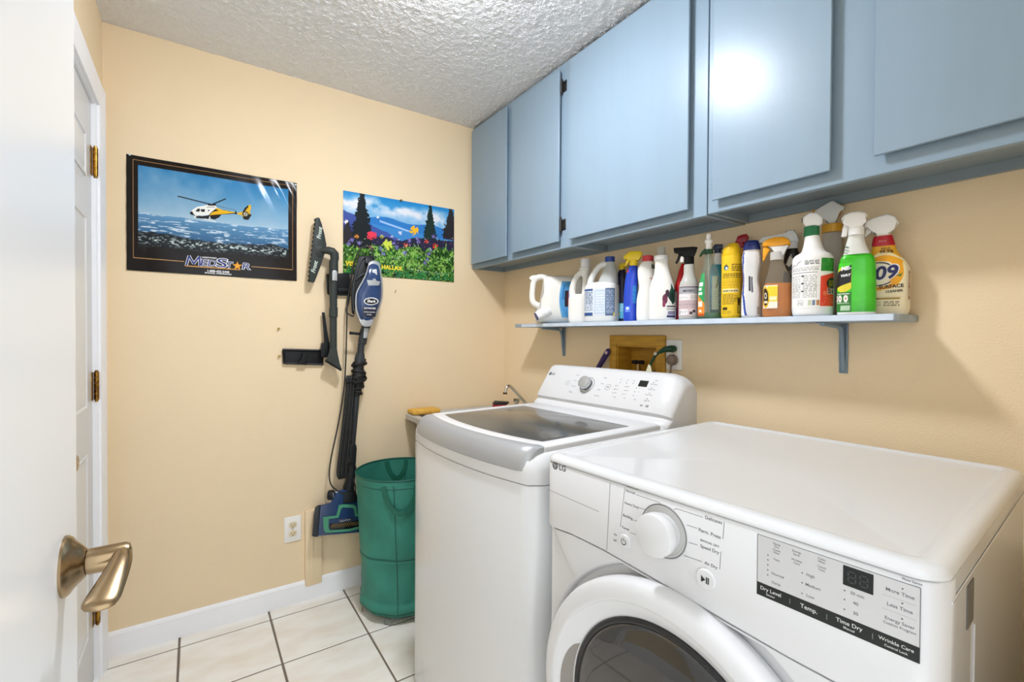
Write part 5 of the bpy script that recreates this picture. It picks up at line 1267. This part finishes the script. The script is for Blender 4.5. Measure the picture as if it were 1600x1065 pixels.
# 3 bleach jug, blue cap
TRJ = M('translucent_hdpe', 'd4d8d6', .35, trans=.25, ior=1.3)
s = Bot('bleach_jug', 'cloudy white jug with blue cap and blue-lettered label', 913, 967, .092, turn=-R(24))
s.loft('jug_body', [(None, 915, 965), (501, 913.5, 966.5), (495, 913, 967), (452, 913, 967), (446, 914.5, 966), (441.5, 922, 962)], WP3, .62, 3.2)
bd = s.rows
s.loft('shoulder', [(444, 934, 966, 2.6), (430, 940, 966, 2.4), (420, 944, 963, 2.2), (412, 946.5, 960.5, 2), (409, 947, 960, 2)], TRJ, .8, 2.2)
s.tube('handle', [(920, 448, 0), (921, 438, 0), (926, 427, 0), (934, 417.5, 0), (943, 413, 0), (951, 414, 0)], [6.5, 5.4, 4.8, 4.8, 5, 5.5], WP3)
s.can('cap', 945.5, 961, 402.5, 410.5, pm('cap_blue', '1e3f93'), ribs=24)
s.rows = bd; im = Img(80, 70, 'dfe5ea', 5)
im.rect(0, .36, .92, 1, '33558f').rect(0, .36, .0, .12, '33558f').lines(.03, .36, .16, .9, 13, '46597f', .75).rect(.40, .70, .05, .97, 'c3d0dd').lines(.43, .68, .1, .9, 8, 'eff3f6', .6).rect(.70, 1, 0, 1, '4a6285').lines(.72, .98, .06, .95, 14, 'b9c6d6', .85).rect(.95, 1, .0, .1, 'e3d84b')
s.label('label', 915.5, 965.5, 452, 493.5, im)
# 4 navy bottle behind
s = Bot('spray_bottle', 'dark navy spray bottle with yellow trigger mostly hidden beside the jug', 963, 979, .030, turn=-R(24))
s.loft('bottle_body', [(None, 964, 978), (498, 963.2, 979), (440, 963.5, 979), (428, 965, 977.5), (421, 967.5, 976)], pm('navy_plastic', '161a3d'), .9, 3)
im = Img(30, 40, '58b7d8', 5); im.rect(0, .5, .25, .42, 'f1e23c').lines(.05, .95, .5, .95, 4, 'd7eef6').rect(0, 1, 0, .06, '1d2350'); s.label('label', 964, 978.5, 474, 499, im)
s.can('collar', 967, 976, 416, 422, pm('trigger_yellow', 'f2d21e'))
s.flat('trigger_head', [(966, 417), (969, 412), (980, 411), (981, 417)], .016, pm('trigger_yellow', ''))
# 5 bright blue spray bottle, yellow trigger
YT = pm('trigger_yellow', '')
s = Bot('spray_bottle', 'bright cobalt blue spray bottle with yellow trigger', 973.5, 996.5, .105)
s.loft('bottle_body', [(None, 975, 995), (500, 974, 996), (470, 974, 995.5), (440, 976, 996.5), (428, 978, 996.5), (420, 980.5, 996), (414.5, 983, 995.5)], pm('cobalt_plastic', '1541bd', rough=.22, coat=.3), .75, 2.6)
im = Img(12, 20, 'c9304a'); s.label('red_corner', 977.2, 981.5, 417, 426, im)
im = Img(20, 30, '2f68dd', 2); im.ell(.5, .6, .3, .22, 'dfe9f8').lines(.1, .9, .1, .3, 2, 'dfe9f8'); s.label('mark', 976.5, 985, 478, 488, im)
im = Img(20, 40, '2257c6', 3); im.lines(.05, .95, .05, .95, 8, '35a5c8', .8); s.label('side_text', 988, 994.5, 446, 475, im)
s.can('collar', 982.8, 995.6, 406.5, 415.5, YT, ribs=22)
s.flat('trigger_head', [(974.5, 403), (976, 398.5), (982, 393), (1000, 393), (1003, 397), (1001.5, 403), (996, 406), (995, 408.5), (983.5, 408.5), (982.5, 406), (976.5, 405.5)], .022, YT, .004)
s.flat('lever', [(978, 405), (983, 406.5), (981, 411), (977.5, 416), (975.3, 414.5), (977.5, 410)], .012, YT, .002)
s.can('nozzle', 973.5, 977, 398.5, 404.5, YT)
# 6 white bottle, red cap
s = Bot('cleaner_bottle', 'white curvy bottle with red screw cap', 994, 1024, .090)
s.loft('bottle_body', [(None, 996, 1022), (499.5, 994.5, 1023.5), (490, 994, 1024), (468, 994.5, 1023.5), (448, 998, 1021), (434, 996, 1022.5), (422, 995.5, 1023), (413, 999, 1021), (408.5, 1003, 1019.5)], WP, .62, 2.6)
s.words('lettering', [('OXI', 1018, 436, 7, 9)], M('red_ink', 'c22a2a', .5)); s.can('cap', 1002.7, 1020.5, 400, 408.5, pm('cap_red', 'c9353b'), ribs=26)
im = Img(14, 12, '4e5a4e'); s.label('corner_print', 1017, 1022, 414, 421, im)
# 7 white softener bottle, clear cap
s = Bot('softener_bottle', 'white bottle with frosted cap and dark flower label', 1013, 1056, .105)
s.loft('bottle_body', [(None, 1015, 1054), (498.5, 1013.5, 1055.5), (490, 1013, 1056), (456, 1013.5, 1055), (440, 1017, 1051), (426, 1021.5, 1046.5), (412, 1022.5, 1043.5), (406, 1022, 1043)], WP, .62, 2.5)
im = Img(50, 80, 'e9e6de', 3); im.c[:] = im.rgb('efece4')
im.poly([(.35, .55), (.55, .95), (.7, .75), (.95, .98), (1, .45), (.7, .35)], '1f4a3c').ell(.18, .5, .16, .14, '6a2140').ell(.3, .66, .12, .1, '3d1f36').ell(.12, .36, .1, .08, '8a2a55').ell(.62, .55, .2, .12, '18332c').rect(.3, 1, .28, .32, '2b2a35').lines(.3, 1, .2, .27, 2, '2b2a35').rect(.35, .95, .08, .17, 'a9a2b6').lines(.38, .95, .06, .18, 3, '4a4470').rect(.3, 1, .0, .05, '2d2b66')
s.label('label', 1034, 1054.5, 440, 496, im, mat=MV('label_matte', .4))
s.can('collar', 1021, 1043.5, 399.5, 406.5, WP2); s.can('cap', 1026, 1039, 386.5, 400, M('frosted_cap', 'd9d8d2', .35, trans=.5, ior=1.25), ribs=24, taper=.95)
# 8 red bottle behind
s = Bot('cleaner_bottle', 'red slanted bottle standing behind, left of the black-trigger bottle', 1052, 1072, .040)
s.loft('bottle_body', [(None, 1053, 1071), (496, 1052.4, 1072), (460, 1052.5, 1072), (448, 1053.5, 1072), (436, 1057, 1071.5), (420, 1061, 1070), (412, 1064, 1069)], pm('red_plastic', 'd5141c'), .8, 2.6)
im = Img(10, 30, '9a8f9f', 2); im.rect(0, 1, 0, .35, '3d3b8c').lines(.1, .9, .4, .95, 8, 'c9c3cc'); s.label('label', 1052.6, 1058, 456, 494, im)
# 9 clear-white spray bottle with black trigger
BT = pm('trigger_black', '121213', rough=.42, spec=.22); CLW = M('frosted_bottle', 'dcdcd4', .25, trans=.35, ior=1.25)
s = Bot('spray_bottle', 'frosted spray bottle with black trigger and pale pink label', 1060, 1092, .108)
s.loft('bottle_body', [(None, 1061.5, 1090.5), (497.5, 1060.3, 1091.5), (490, 1060, 1092), (450, 1060.5, 1091.5), (443, 1061.5, 1090.5), (434, 1065.5, 1087), (426, 1067.5, 1085), (416, 1067.5, 1084), (413, 1068.5, 1083.5)], CLW, .95, 2.2)
im = Img(70, 100, 'd9b7bb', 6); im.c[:] = im.rgb('d8c3c4'); im.rect(0, 1, .72, .97, 'aaa9ae').rect(0, 1, .93, .97, '6b6a70').rect(.0, 1, .52, .72, 'e3dadb').rect(.03, .5, .54, .66, 'f1efec').lines(.05, .48, .56, .64, 3, '8f8a8c').lines(.55, .95, .54, .68, 4, '98a08f').lines(.03, .97, .24, .5, 7, '93767c', .7).rect(.05, .45, .04, .2, 'f4f1ee').rect(.08, .12, .06, .18, '33302f').lines(.16, .42, .07, .17, 2, '555555').rect(.52, .64, .05, .13, '39393b').ell(.7, .15, .07, .05, '4a3a3c').rect(.85, 1, .0, .5, 'cf9aa3', .6)
s.label('label', 1060.8, 1091.4, 447, 493.5, im); s.words('lettering', [('MEYER\'S', 1075.5, 455.5, 17, 6)], INKD)
s.can('collar', 1068, 1083.5, 401, 413.5, BT, ribs=26)
s.flat('trigger_head', [(1051, 388), (1052, 386.5), (1082, 386.3), (1089, 387.5), (1086.5, 395), (1083, 399), (1082.8, 403), (1069, 403), (1068, 399), (1063, 396), (1052, 393.5)], .022, BT, .003)
s.flat('lever', [(1059.5, 393), (1064, 394.5), (1063.5, 400), (1057, 411), (1054, 410.3), (1059.5, 399)], .012, BT, .002)
s.flat('piston', [(1062, 399), (1067.5, 401.5), (1067, 409), (1062, 409.5)], .010, WP2, .001)
# 10/11 clear bottle with green and orange label
GRT = pm('trigger_green', '17492d')
s = Bot('spray_bottle', 'clear bottle with white nozzle, green collar and green-orange side label', 1090, 1128, .105)
CLR = M('clear_pet', 'dfe8df', .08, trans=.9, ior=1.12)
s.loft('bottle_body', [(None, 1092, 1126.5), (495.5, 1090.5, 1127.8), (488, 1090, 1128), (450, 1091, 1126.5), (436, 1093.5, 1124.5), (424, 1096.5, 1121), (408, 1099.5, 1114), (398, 1100.5, 1111.5), (396, 1101, 1111)], CLR, .7, 3)
bd = s.rows
im = Img(24, 80, '2f9a57', 2); im.c[im.V < .42-.25*(im.U-.5)] = im.rgb('ef8a2c'); im.rect(.2, .8, .70, .78, 'f3f6f0').rect(.25, .7, .60, .66, 'f3f6f0').rect(.2, .75, .50, .56, 'f3f6f0').rect(.2, .75, .22, .34, 'f6e9d8').rect(.3, .7, .1, .14, 'f6e9d8').rect(0, 1, .0, .05, 'c8541c')
s.label('label', 1090.4, 1100.5, 427, 494, im)
im = Img(40, 60, 'b9c0a6', 9); im.c[:] = im.rgb('b7bda9'); im.lines(.1, .9, .05, .55, 12, '7b8268', .6).poly([(.35, .62), (.55, .75), (.8, .9), (.9, .8), (.6, .66)], '5a5f3c').ell(.75, .86, .12, .06, '6c7048')
s.label('back_label', 1112, 1124, 432, 484, im, off=-.006)
s.loft('soap_left', [(None, 1093, 1125.5), (494.8, 1091.5, 1126.8), (489, 1091, 1127), (488.6, 1091.5, 1126.8)], M('green_soap', '1f6b34', .15, coat=.3), .66, 3)
s.rows = bd
s.can('collar', 1099, 1113.5, 388.5, 396.5, GRT, ribs=22)
s.flat('trigger', [(1091.5, 399), (1094, 394), (1100, 388), (1104, 388), (1103, 394), (1097, 396), (1093, 401)], .012, GRT, .002)
s.tube('dip_tube', [(1106, 396, 0), (1106.5, 440, 0), (1108, 490, .004)], 1.6, M('tube_clear', 'e6e9e2', .2, trans=.5))
s.can('nozzle', 1101.5, 1110.8, 377, 390, WP2, dy=-.012); s.can('nozzle_flange', 1099.5, 1112.5, 376, 381, WP2, dy=-.012); s.can('nozzle_tip', 1102, 1109.5, 366.5, 377.5, WP2, dy=-.012)
# 11b behind it
NVT = pm('trigger_navy', '1c2b46')
s = Bot('spray_bottle', 'white and teal spray bottle with navy trigger behind the clear bottle', 1108, 1132, .040)
s.loft('bottle_body', [(None, 1109, 1131), (494, 1108.3, 1131.8), (430, 1108.5, 1131.5), (412, 1111, 1129), (402, 1114, 1126.5), (394, 1116, 1125)], WP2, .85, 2.6)
im = Img(20, 50, '2a8fa8', 2); im.rect(0, 1, .0, .6, '1f6f8c').lines(.1, .9, .1, .5, 8, 'd2e5ea'); s.label('label', 1109, 1131, 414, 490, im)
s.can('collar', 1115, 1126, 389, 396, NVT); s.flat('trigger_head', [(1112, 386), (1116, 382), (1128, 382.5), (1128, 390), (1115, 391)], .018, NVT)
# 12 yellow aerosol
s = Bot('aerosol_can', 'yellow aerosol can with brown fine print', 1126, 1157.5, .108, cat='spray can')
s.loft('can_body', [(None, 1128, 1156), (495, 1127, 1157), (493.5, 1126.5, 1157.5), (400, 1126.3, 1157.3), (397, 1126.8, 1157)], pm('can_yellow', 'f0c51c', rough=.25, metal=.1), 1, 2, sub=2)
bd = s.rows
im = Img(90, 150, 'f1c620', 8); 
im.ell(.28, .80, .10, .045, '1f4e6e').ell(.30, .79, .055, .025, 'd5e6ee').poly([(.24, .82), (.32, .82), (.30, .87)], '3a2f16').lines(.50, .95, .74, .86, 4, '6f5410', .9).lines(.12, .95, .62, .71, 4, '5d4708', .95).lines(.12, .95, .46, .60, 6, 'b88f14', .8).rect(.12, .80, .385, .44, 'f6e3a6').lines(.15, .78, .39, .435, 1, '7a6a42', .9).lines(.12, .60, .18, .36, 9, '7a5d10', .85).lines(.62, .78, .22, .34, 5, '7a5d10', .8).rect(.14, .36, .09, .135, '37301a').lines(.14, .5, .02, .08, 3, '7a5d10').rect(.76, .92, .04, .3, '5f4a16').rect(.78, .90, .05, .17, 'caa93a').ell(.84, .24, .05, .03, '2b2412')
s.label('print', 1126.9, 1157, 401, 493, im, off=.0004)
s.rows = bd
s.loft('cap', [(398, 1127.5, 1156.5), (394, 1127.5, 1156.3), (388, 1128.8, 1155.5), (384.5, 1133, 1153.5), (381.5, 1136.5, 1152.5), (380.8, 1138, 1151)], pm('cap_yellow', 'eec21a'), 1, 2, sub=3)
s.can('rim', 1125.8, 1157.8, 397, 399.6, pm('can_yellow', ''))
# 13 orange bottle with red trigger behind
s = Bot('spray_bottle', 'orange bottle with dark red trigger behind the yellow can', 1143, 1169, .038)
s.loft('bottle_body', [(None, 1145, 1168), (493, 1143.5, 1168.8), (430, 1144, 1168.5), (406, 1146.5, 1166), (394, 1150, 1163.5), (386, 1152, 1162)], pm('orange_plastic', 'e79a1d'), .75, 2.6)
RDT = pm('trigger_dark_red', '9c1220'); s.can('collar', 1150.5, 1163, 379, 388, RDT); s.flat('trigger_head', [(1147, 379), (1151, 369.5), (1158, 367.3), (1165, 367), (1168.5, 371.5), (1166, 379), (1160, 382)], .020, RDT, .003)
# 14 silver bottle, navy cap
s = Bot('lotion_bottle', 'silver-white waisted bottle with navy cap and blue stripe', 1157, 1190.5, .110)
s.loft('bottle_body', [(None, 1160, 1188.5), (495.5, 1158.2, 1190), (490, 1157.5, 1190.5), (474, 1157.5, 1190.5), (452, 1159.5, 1188), (438, 1160.5, 1185.5), (424, 1159.5, 1186.5), (406, 1158.2, 1189.5), (394, 1159.8, 1187.5), (390, 1160.5, 1186)], M('pearl_silver', 'd9d8d6', .2, metal=.35, coat=.4), .6, 2.4)
im = Img(60, 90, 'dcdbd9', 4); im.c[:] = im.rgb('dedddb')
cu_ = .14-.10*np.sin((im.V-.15)*3.6)+.0; cu_ = .30-.28*im.V**.5+.12*im.V**4
im.fill(abs(im.U-cu_) < .055, '2347a3'); im.fill((im.U < cu_-.055), 'f1f1f0'); im.rect(.40, .47, .38, .62, '33343c').rect(.50, .56, .36, .60, '4a4b55').rect(.78, 1, .0, 1, '9d917c', .55).rect(.72, .86, .02, .14, '7a705c', .5)
s.label('print', 1158.6, 1189.3, 394, 493, im, off=.0005, mat=MV('pearl_print', .22, coat=.3))
s.loft('cap', [(391, 1159.5, 1187), (388, 1159.5, 1187), (380, 1161.5, 1185), (377, 1163.5, 1183.5), (376, 1166, 1181)], pm('cap_navy_gloss', '1b2a6b', rough=.2), .62, 2.6, sub=3)
# 15 amber spray bottle
s = Bot('spray_bottle', 'clear bottle half full of amber liquid, orange and white trigger', 1190, 1238, .104)
rows = [(None, 1192, 1236.5), (492.5, 1190.5, 1237.5), (486, 1190, 1238), (462, 1191, 1237), (444, 1193.5, 1236), (430, 1197.5, 1232), (418, 1200.5, 1226.5), (410, 1202, 1223.5), (406, 1202.5, 1222.8)]
s.loft('bottle_body', rows, M('clear_amber_bottle', 'e6dfd2', .07, trans=.9, ior=1.12), .62, 3)
bd = s.rows
s.loft('amber_liquid', [(None, 1193.5, 1235), (491.5, 1192, 1236), (486, 1191.6, 1236.4), (462, 1192.5, 1235.5), (444, 1195, 1234.5), (442.8, 1195.6, 1234)], M('amber_liquid', 'ee8d22', .2, spec=.2, var=.12, vscale=30), .56, 3)
s.rows = bd
im = Img(50, 60, 'ece6dc', 3); im.c[:] = im.rgb('f3ecd9'); im.rect(.45, 1, .3, .95, 'f2d736').rect(.5, .95, .36, .5, 'f7efc0').ell(.24, .5, .30, .48, 'e0b31f').ell(.24, .5, .22, .38, '2a1d12').ell(.24, .55, .12, .14, 'd9cba6').ell(.24, .55, .07, .08, '27445e').rect(.12, .38, .22, .32, 'e3d9c0').lines(.5, .95, .55, .9, 4, 'e3c22a')
s.label('label', 1192.5, 1214.5, 446, 482, im)
s.can('collar', 1202, 1223, 394, 406.5, M('collar_frost', 'e7e4dd', .3, trans=.3), ribs=28)
OT = pm('trigger_orange', 'f4a71c')
s.flat('trigger_neck', [(1198, 384), (1231, 384.5), (1227, 391), (1223, 400), (1212, 400.5), (1210, 393), (1204, 388)], .020, WP2, .003)
s.flat('trigger_head', [(1189.5, 383), (1190, 377.5), (1198, 372.8), (1210, 371.3), (1223, 371.6), (1231, 376), (1234, 383), (1232, 385.5), (1222, 382.5), (1206, 383), (1196, 385.5)], .024, OT, .004)
s.flat('lever', [(1190.5, 386), (1196, 385.5), (1202, 389), (1198, 395), (1193, 406), (1190, 406.3), (1190.5, 396)], .013, OT, .002)
# 16 black bottle, white trigger behind
s = Bot('spray_bottle', 'black bottle with long white trigger behind the amber bottle', 1221, 1250, .038)
s.loft('bottle_body', [(None, 1223, 1249), (490, 1221.5, 1249.8), (430, 1222, 1249.5), (410, 1223, 1249), (396, 1225.5, 1247), (388, 1228, 1245)], pm('black_bottle', '17150f'), .7, 2.6)
im = Img(20, 30, '1a1712', 2); im.poly([(.2, .6), (.5, .95), (.65, .7), (.4, .5)], 'cfcab8').ell(.4, .3, .2, .1, '5a5340'); s.label('label', 1224, 1247, 396, 440, im)
s.can('collar', 1228, 1246, 378, 389, WP3, ribs=24)
s.flat('trigger_head', [(1180, 378), (1181, 374), (1190, 366.3), (1226, 366), (1227, 360.5), (1240, 360.5), (1240, 367), (1247, 374), (1246, 380), (1229, 380), (1222, 377), (1192, 376.5)], .020, WP3, .003)
# 17 large white spray bottle
s = Bot('spray_bottle', 'large white spray bottle with green collar, red and green label', 1236, 1303, .109)
s.loft('bottle_body', [(None, 1240, 1300), (491, 1237.5, 1302), (485, 1236.5, 1302.5), (478, 1236, 1302.8), (412, 1235.8, 1301.8), (405, 1236.2, 1301.2), (399, 1240.5, 1297.5), (394.5, 1249, 1289.5), (389, 1252, 1285.5), (378, 1254.5, 1281.5), (369, 1255.5, 1279)], WP2, 1, 2, sub=4)
im = Img(150, 180, 'f4f3ef', 12)
im.rect(.66, 1, .72, .98, '2b8a34'); rg_ = np.random.RandomState(3)
for _ in range(22): im.ell(rg_.uniform(.68, 1), rg_.uniform(.74, .96), .025*rg_.rand()+.01, .018*rg_.rand()+.008, '5aa84e', .6)
im.poly([(.66, .03), (1, .03), (1, .70), (.66, .62)], 'e8472f')
for _ in range(26): im.ell(rg_.uniform(.68, 1), rg_.uniform(.06, .36), .03*rg_.rand()+.01, .022*rg_.rand()+.008, 'f08a5c', .55)
im.ell(.93, .48, .15, .115, '23301f').lines(.84, .99, .42, .54, 5, 'c7b23a', .8)
im.line(.03, .84, .10, .87, .006, '2a2a2a').line(.10, .87, .17, .86, .005, '2a2a2a').line(.17, .86, .24, .93, .006, '2a2a2a').line(.05, .83, .09, .90, .004, '2a2a2a').line(.20, .90, .28, .94, .005, '2a2a2a')
im.lines(.36, .62, .86, .95, 3, '4b4b4b', .85).lines(.04, .62, .74, .82, 4, '8b8b88', .7).rect(.05, .60, .695, .71, '333333').lines(.05, .28, .20, .66, 14, '8e8e8b', .7).lines(.33, .60, .20, .66, 14, '8e8e8b', .7)
for q in (.62, .47, .32): im.rect(.30, .35, q, q+.03, '3a3a3a').rect(.05, .07, q, q+.02, '3a3a3a')
im.lines(.22, .36, .04, .17, 6, '9a9a96', .7).rect(.44, .50, .05, .15, 'c9d0b4').rect(.52, .57, .05, .15, '6b7f9c').rect(.59, .65, .05, .15, 'b98350')
s.label('label', 1237, 1300.5, 405.5, 482, im, off=.0005)
s.words('lettering', [('Si', 1300-4.5, 457.5, 11, 12)], INKW, bold=.05); s.words('lettering', [('Si', 1300-4.8, 457.3, 10, 11)], INKD, off=.0016)
s.can('collar', 1254, 1278.5, 354, 369.5, pm('collar_green', '1f7a4a'), ribs=30)
s.flat('trigger_head', [(1252, 346), (1252, 339), (1262, 333), (1274, 334), (1283.5, 342), (1283, 351.5), (1278, 354.5), (1258, 355)], .030, WP2, .006, seg=3)
s.flat('nozzle', [(1250.5, 346), (1250.5, 339.5), (1252.8, 339), (1252.8, 346.5)], .014, DARK, .001)
# 18 tall bottle behind with yellow collar
s = Bot('spray_bottle', 'tall cloudy bottle with yellow collar and raised white trigger, behind two others', 1281, 1316, .028)
s.loft('bottle_body', [(None, 1283, 1315), (488, 1281.5, 1316), (420, 1281.5, 1316), (400, 1281.8, 1315.5), (380, 1283, 1314.5), (363, 1284, 1313.5)], M('cloudy_grey_hdpe', 'cdc7b9', .35, trans=.3, ior=1.2), .42, 2.4)
s.can('collar', 1282, 1315, 351, 363.5, pm('collar_amber', 'e0a52b'), ribs=30)
s.flat('trigger_head', [(1269.5, 329), (1271, 326.5), (1294.5, 315.5), (1300, 315.5), (1317.5, 327), (1314, 333), (1306, 334), (1305.5, 351), (1291, 351), (1290, 341.5), (1281, 337.5), (1274, 336.5)], .022, WP3, .004)
s.flat('nozzle', [(1266.5, 330), (1266.8, 325), (1270.5, 325), (1270.5, 331)], .014, pm('nozzle_amber', 'c98a20'), .001)
s.flat('lever', [(1307, 330), (1311, 327), (1314, 331.5), (1309.5, 336), (1306.5, 342), (1305, 341)], .010, pm('nozzle_amber', ''), .001)
# 19 lime green
s = Bot('spray_bottle', 'bright lime green spray bottle with white trigger', 1306, 1368.5, .108)
s.loft('bottle_body', [(None, 1309, 1366), (488.5, 1307, 1368), (480, 1306.3, 1368.5), (430, 1308, 1367.5), (410, 1309.5, 1366.5), (403, 1311.5, 1364), (397.5, 1316, 1359)], M('lime_plastic', '45cf22', .22, coat=.3, var=.25, vscale=16, var2='2fae1c'), .46, 3.2)
bd = s.rows
s.loft('frosted_shoulder', [(398, 1315.5, 1359.5), (390, 1317.5, 1355), (380, 1320, 1350.5), (371, 1322.5, 1348.5), (366.5, 1323.5, 1348)], M('frosted_white', 'e9eae2', .3, trans=.15), .62, 2.3)
sb = s.rows; s.words('side_print', [('LIME', 1321.5, 386, 9, 3.4), ('SCALE', 1321, 391, 10, 3.4), ('RUST', 1320, 395, 8, 3.4)], M('green_ink', '2c5a33', .5), ang=R(-28)); s.rows = bd
im = Img(60, 110, '3fc324', 4); im.c[:] = im.rgb('45cf22'); im.ell(.55, .66, .62, .26, 'e4d33a').poly([(0, .62), (1, .76), (1, .96), (0, .80)], '1e1f22').poly([(0, .48), (1, .60), (1, .80), (0, .66)], '202124').rect(0, 1, .0, .40, '2f7a2c').lines(.1, .95, .355, .385, 1, 'eef4e6', 1)
for u in (.06, .36, .72): im.ell(u, .27, .13, .075, 'f0efe6').ell(u, .27, .05, .03, 'c98a86')
im.lines(.05, .9, .165, .19, 1, 'dce9d4', .9).rect(.4, .95, .02, .13, '9fc79a').lines(.42, .93, .03, .12, 4, 'e2efdd', .9)
s.label('label', 1307.2, 1329.5, 411, 487, im)
s.words('lettering', [('ME-', 1320.5, 419.5, 14.5, 10), ('WAY', 1320, 430.5, 15, 10)], INKW, off=.0013, ang=R(6), bold=.05, shear=.25)
s.loft('white_base', [(None, 1308, 1367), (489, 1307, 1368), (487.6, 1306.8, 1368.2)], WP2, .47, 3.2, sub=2)
s.can('collar', 1322.8, 1348.6, 356, 367.5, WP2)
s.flat('trigger_head', [(1312, 340), (1316, 335), (1327, 331.7), (1340, 332), (1350, 335), (1353, 339.5), (1349.5, 343.5), (1346, 348), (1347, 358), (1323, 358), (1323, 351), (1318, 345), (1313, 343.5)], .034, WP2, .007, seg=3)
s.flat('lever', [(1316, 346), (1322.5, 349.5), (1323, 357), (1321, 368), (1314.5, 369), (1311.8, 367.5), (1315, 358)], .014, WP2, .002)
# 20 yellow-label surface cleaner
s = Bot('spray_bottle', 'cream bottle with red collar and 409 label, last on the shelf right', 1343, 1422, .056)
s.loft('bottle_body', [(None, 1349, 1417.5), (486.5, 1346, 1420), (478, 1344.5, 1421), (440, 1343, 1421.5), (424, 1343.5, 1421), (412, 1348.5, 1415), (400, 1356, 1404.5), (392, 1359.5, 1399), (384, 1361, 1396.5)], pm('cream_plastic', 'efe3c2'), .37, 2.6)
im = Img(130, 170, 'efe2bd', 5)
U_, V_ = im.U, im.V
im.fill((V_ > .80) , 'eab02a'); im.ell(.50, .60, .47, .30, 'f6e6b4').ell(.50, .58, .43, .27, 'f0a821'); im.poly([(.0, .30), (.2, .36), (.65, .40), (.5, .30)], 'f0a821')
im.ell(.40, .555, .40, .20, 'f5f0e2').ell(.40, .555, .385, .188, '1b1c20').ell(.40, .555, .36, .170, 'f1ead2'); im.ell(.74, .46, .10, .06, 'f0a81e').poly([(.76, .52), (.90, .56), (.86, .50)], '4e7d2a')
im.rect(.1, .86, .155, .185, 'a88a3f').rect(.1, .45, .155, .185, '7a6428').lines(.14, .5, .05, .13, 4, 'a39a80', .8).lines(.55, .85, .05, .13, 3, '6f684f', .9).rect(.05, .95, .195, .2, 'd9c68f')
s.label('label', 1345.5, 1414, 384.5, 484, im, off=.0005)
im = Img(10, 60, 'd9c8a0', 7); im.lines(.1, .9, .05, .95, 14, '8a4a34', .9); s.label('side_print', 1417, 1420.2, 424, 471, im, off=.0006)
s.words('lettering', [('KILLS', 1382, 389, 15, 4.6), ('99.9%', 1383.5, 394, 21, 7.6)], M('brown_ink', '4b3614', .5), bold=.03)
s.words('numerals_outline', [('409', 1373, 428.5, 54, 31)], INKW, off=.0012, bold=.055, ang=R(5), shear=.2); s.words('numerals', [('409', 1373, 428.5, 52, 30)], M('numeral_navy', '23285c', .4), off=.0018, bold=.03, ang=R(5), shear=.2)
s.words('lettering', [('-SURFACE', 1390, 449, 40, 8.5), ('CLEANER', 1396, 456, 26, 6.2)], INKD, bold=.03, ang=R(4))
s.loft('collar', [(384.5, 1360.5, 1397), (381, 1360, 1396.5), (373, 1361.5, 1394), (368.5, 1363, 1392.5)], pm('collar_red', 'b5142a'), .5, 2.6, sub=2)
s.words('collar_print', [('MULTI', 1377, 377.5, 16, 3.2)], M('pink_ink', 'e7a3a0', .5), bold=.02)
s.flat('trigger_head', [(1346, 350), (1347, 344.5), (1361, 339.5), (1384, 336), (1396, 341), (1402.5, 351.5), (1391.5, 359.5), (1387.5, 368.5), (1367.5, 369), (1364.5, 360), (1358.5, 354), (1349, 356)], .030, WP2, .005, seg=3)
s.flat('lever', [(1350, 355), (1358, 354), (1362, 359), (1356, 362), (1351, 368), (1347.5, 367)], .012, WP2, .002)
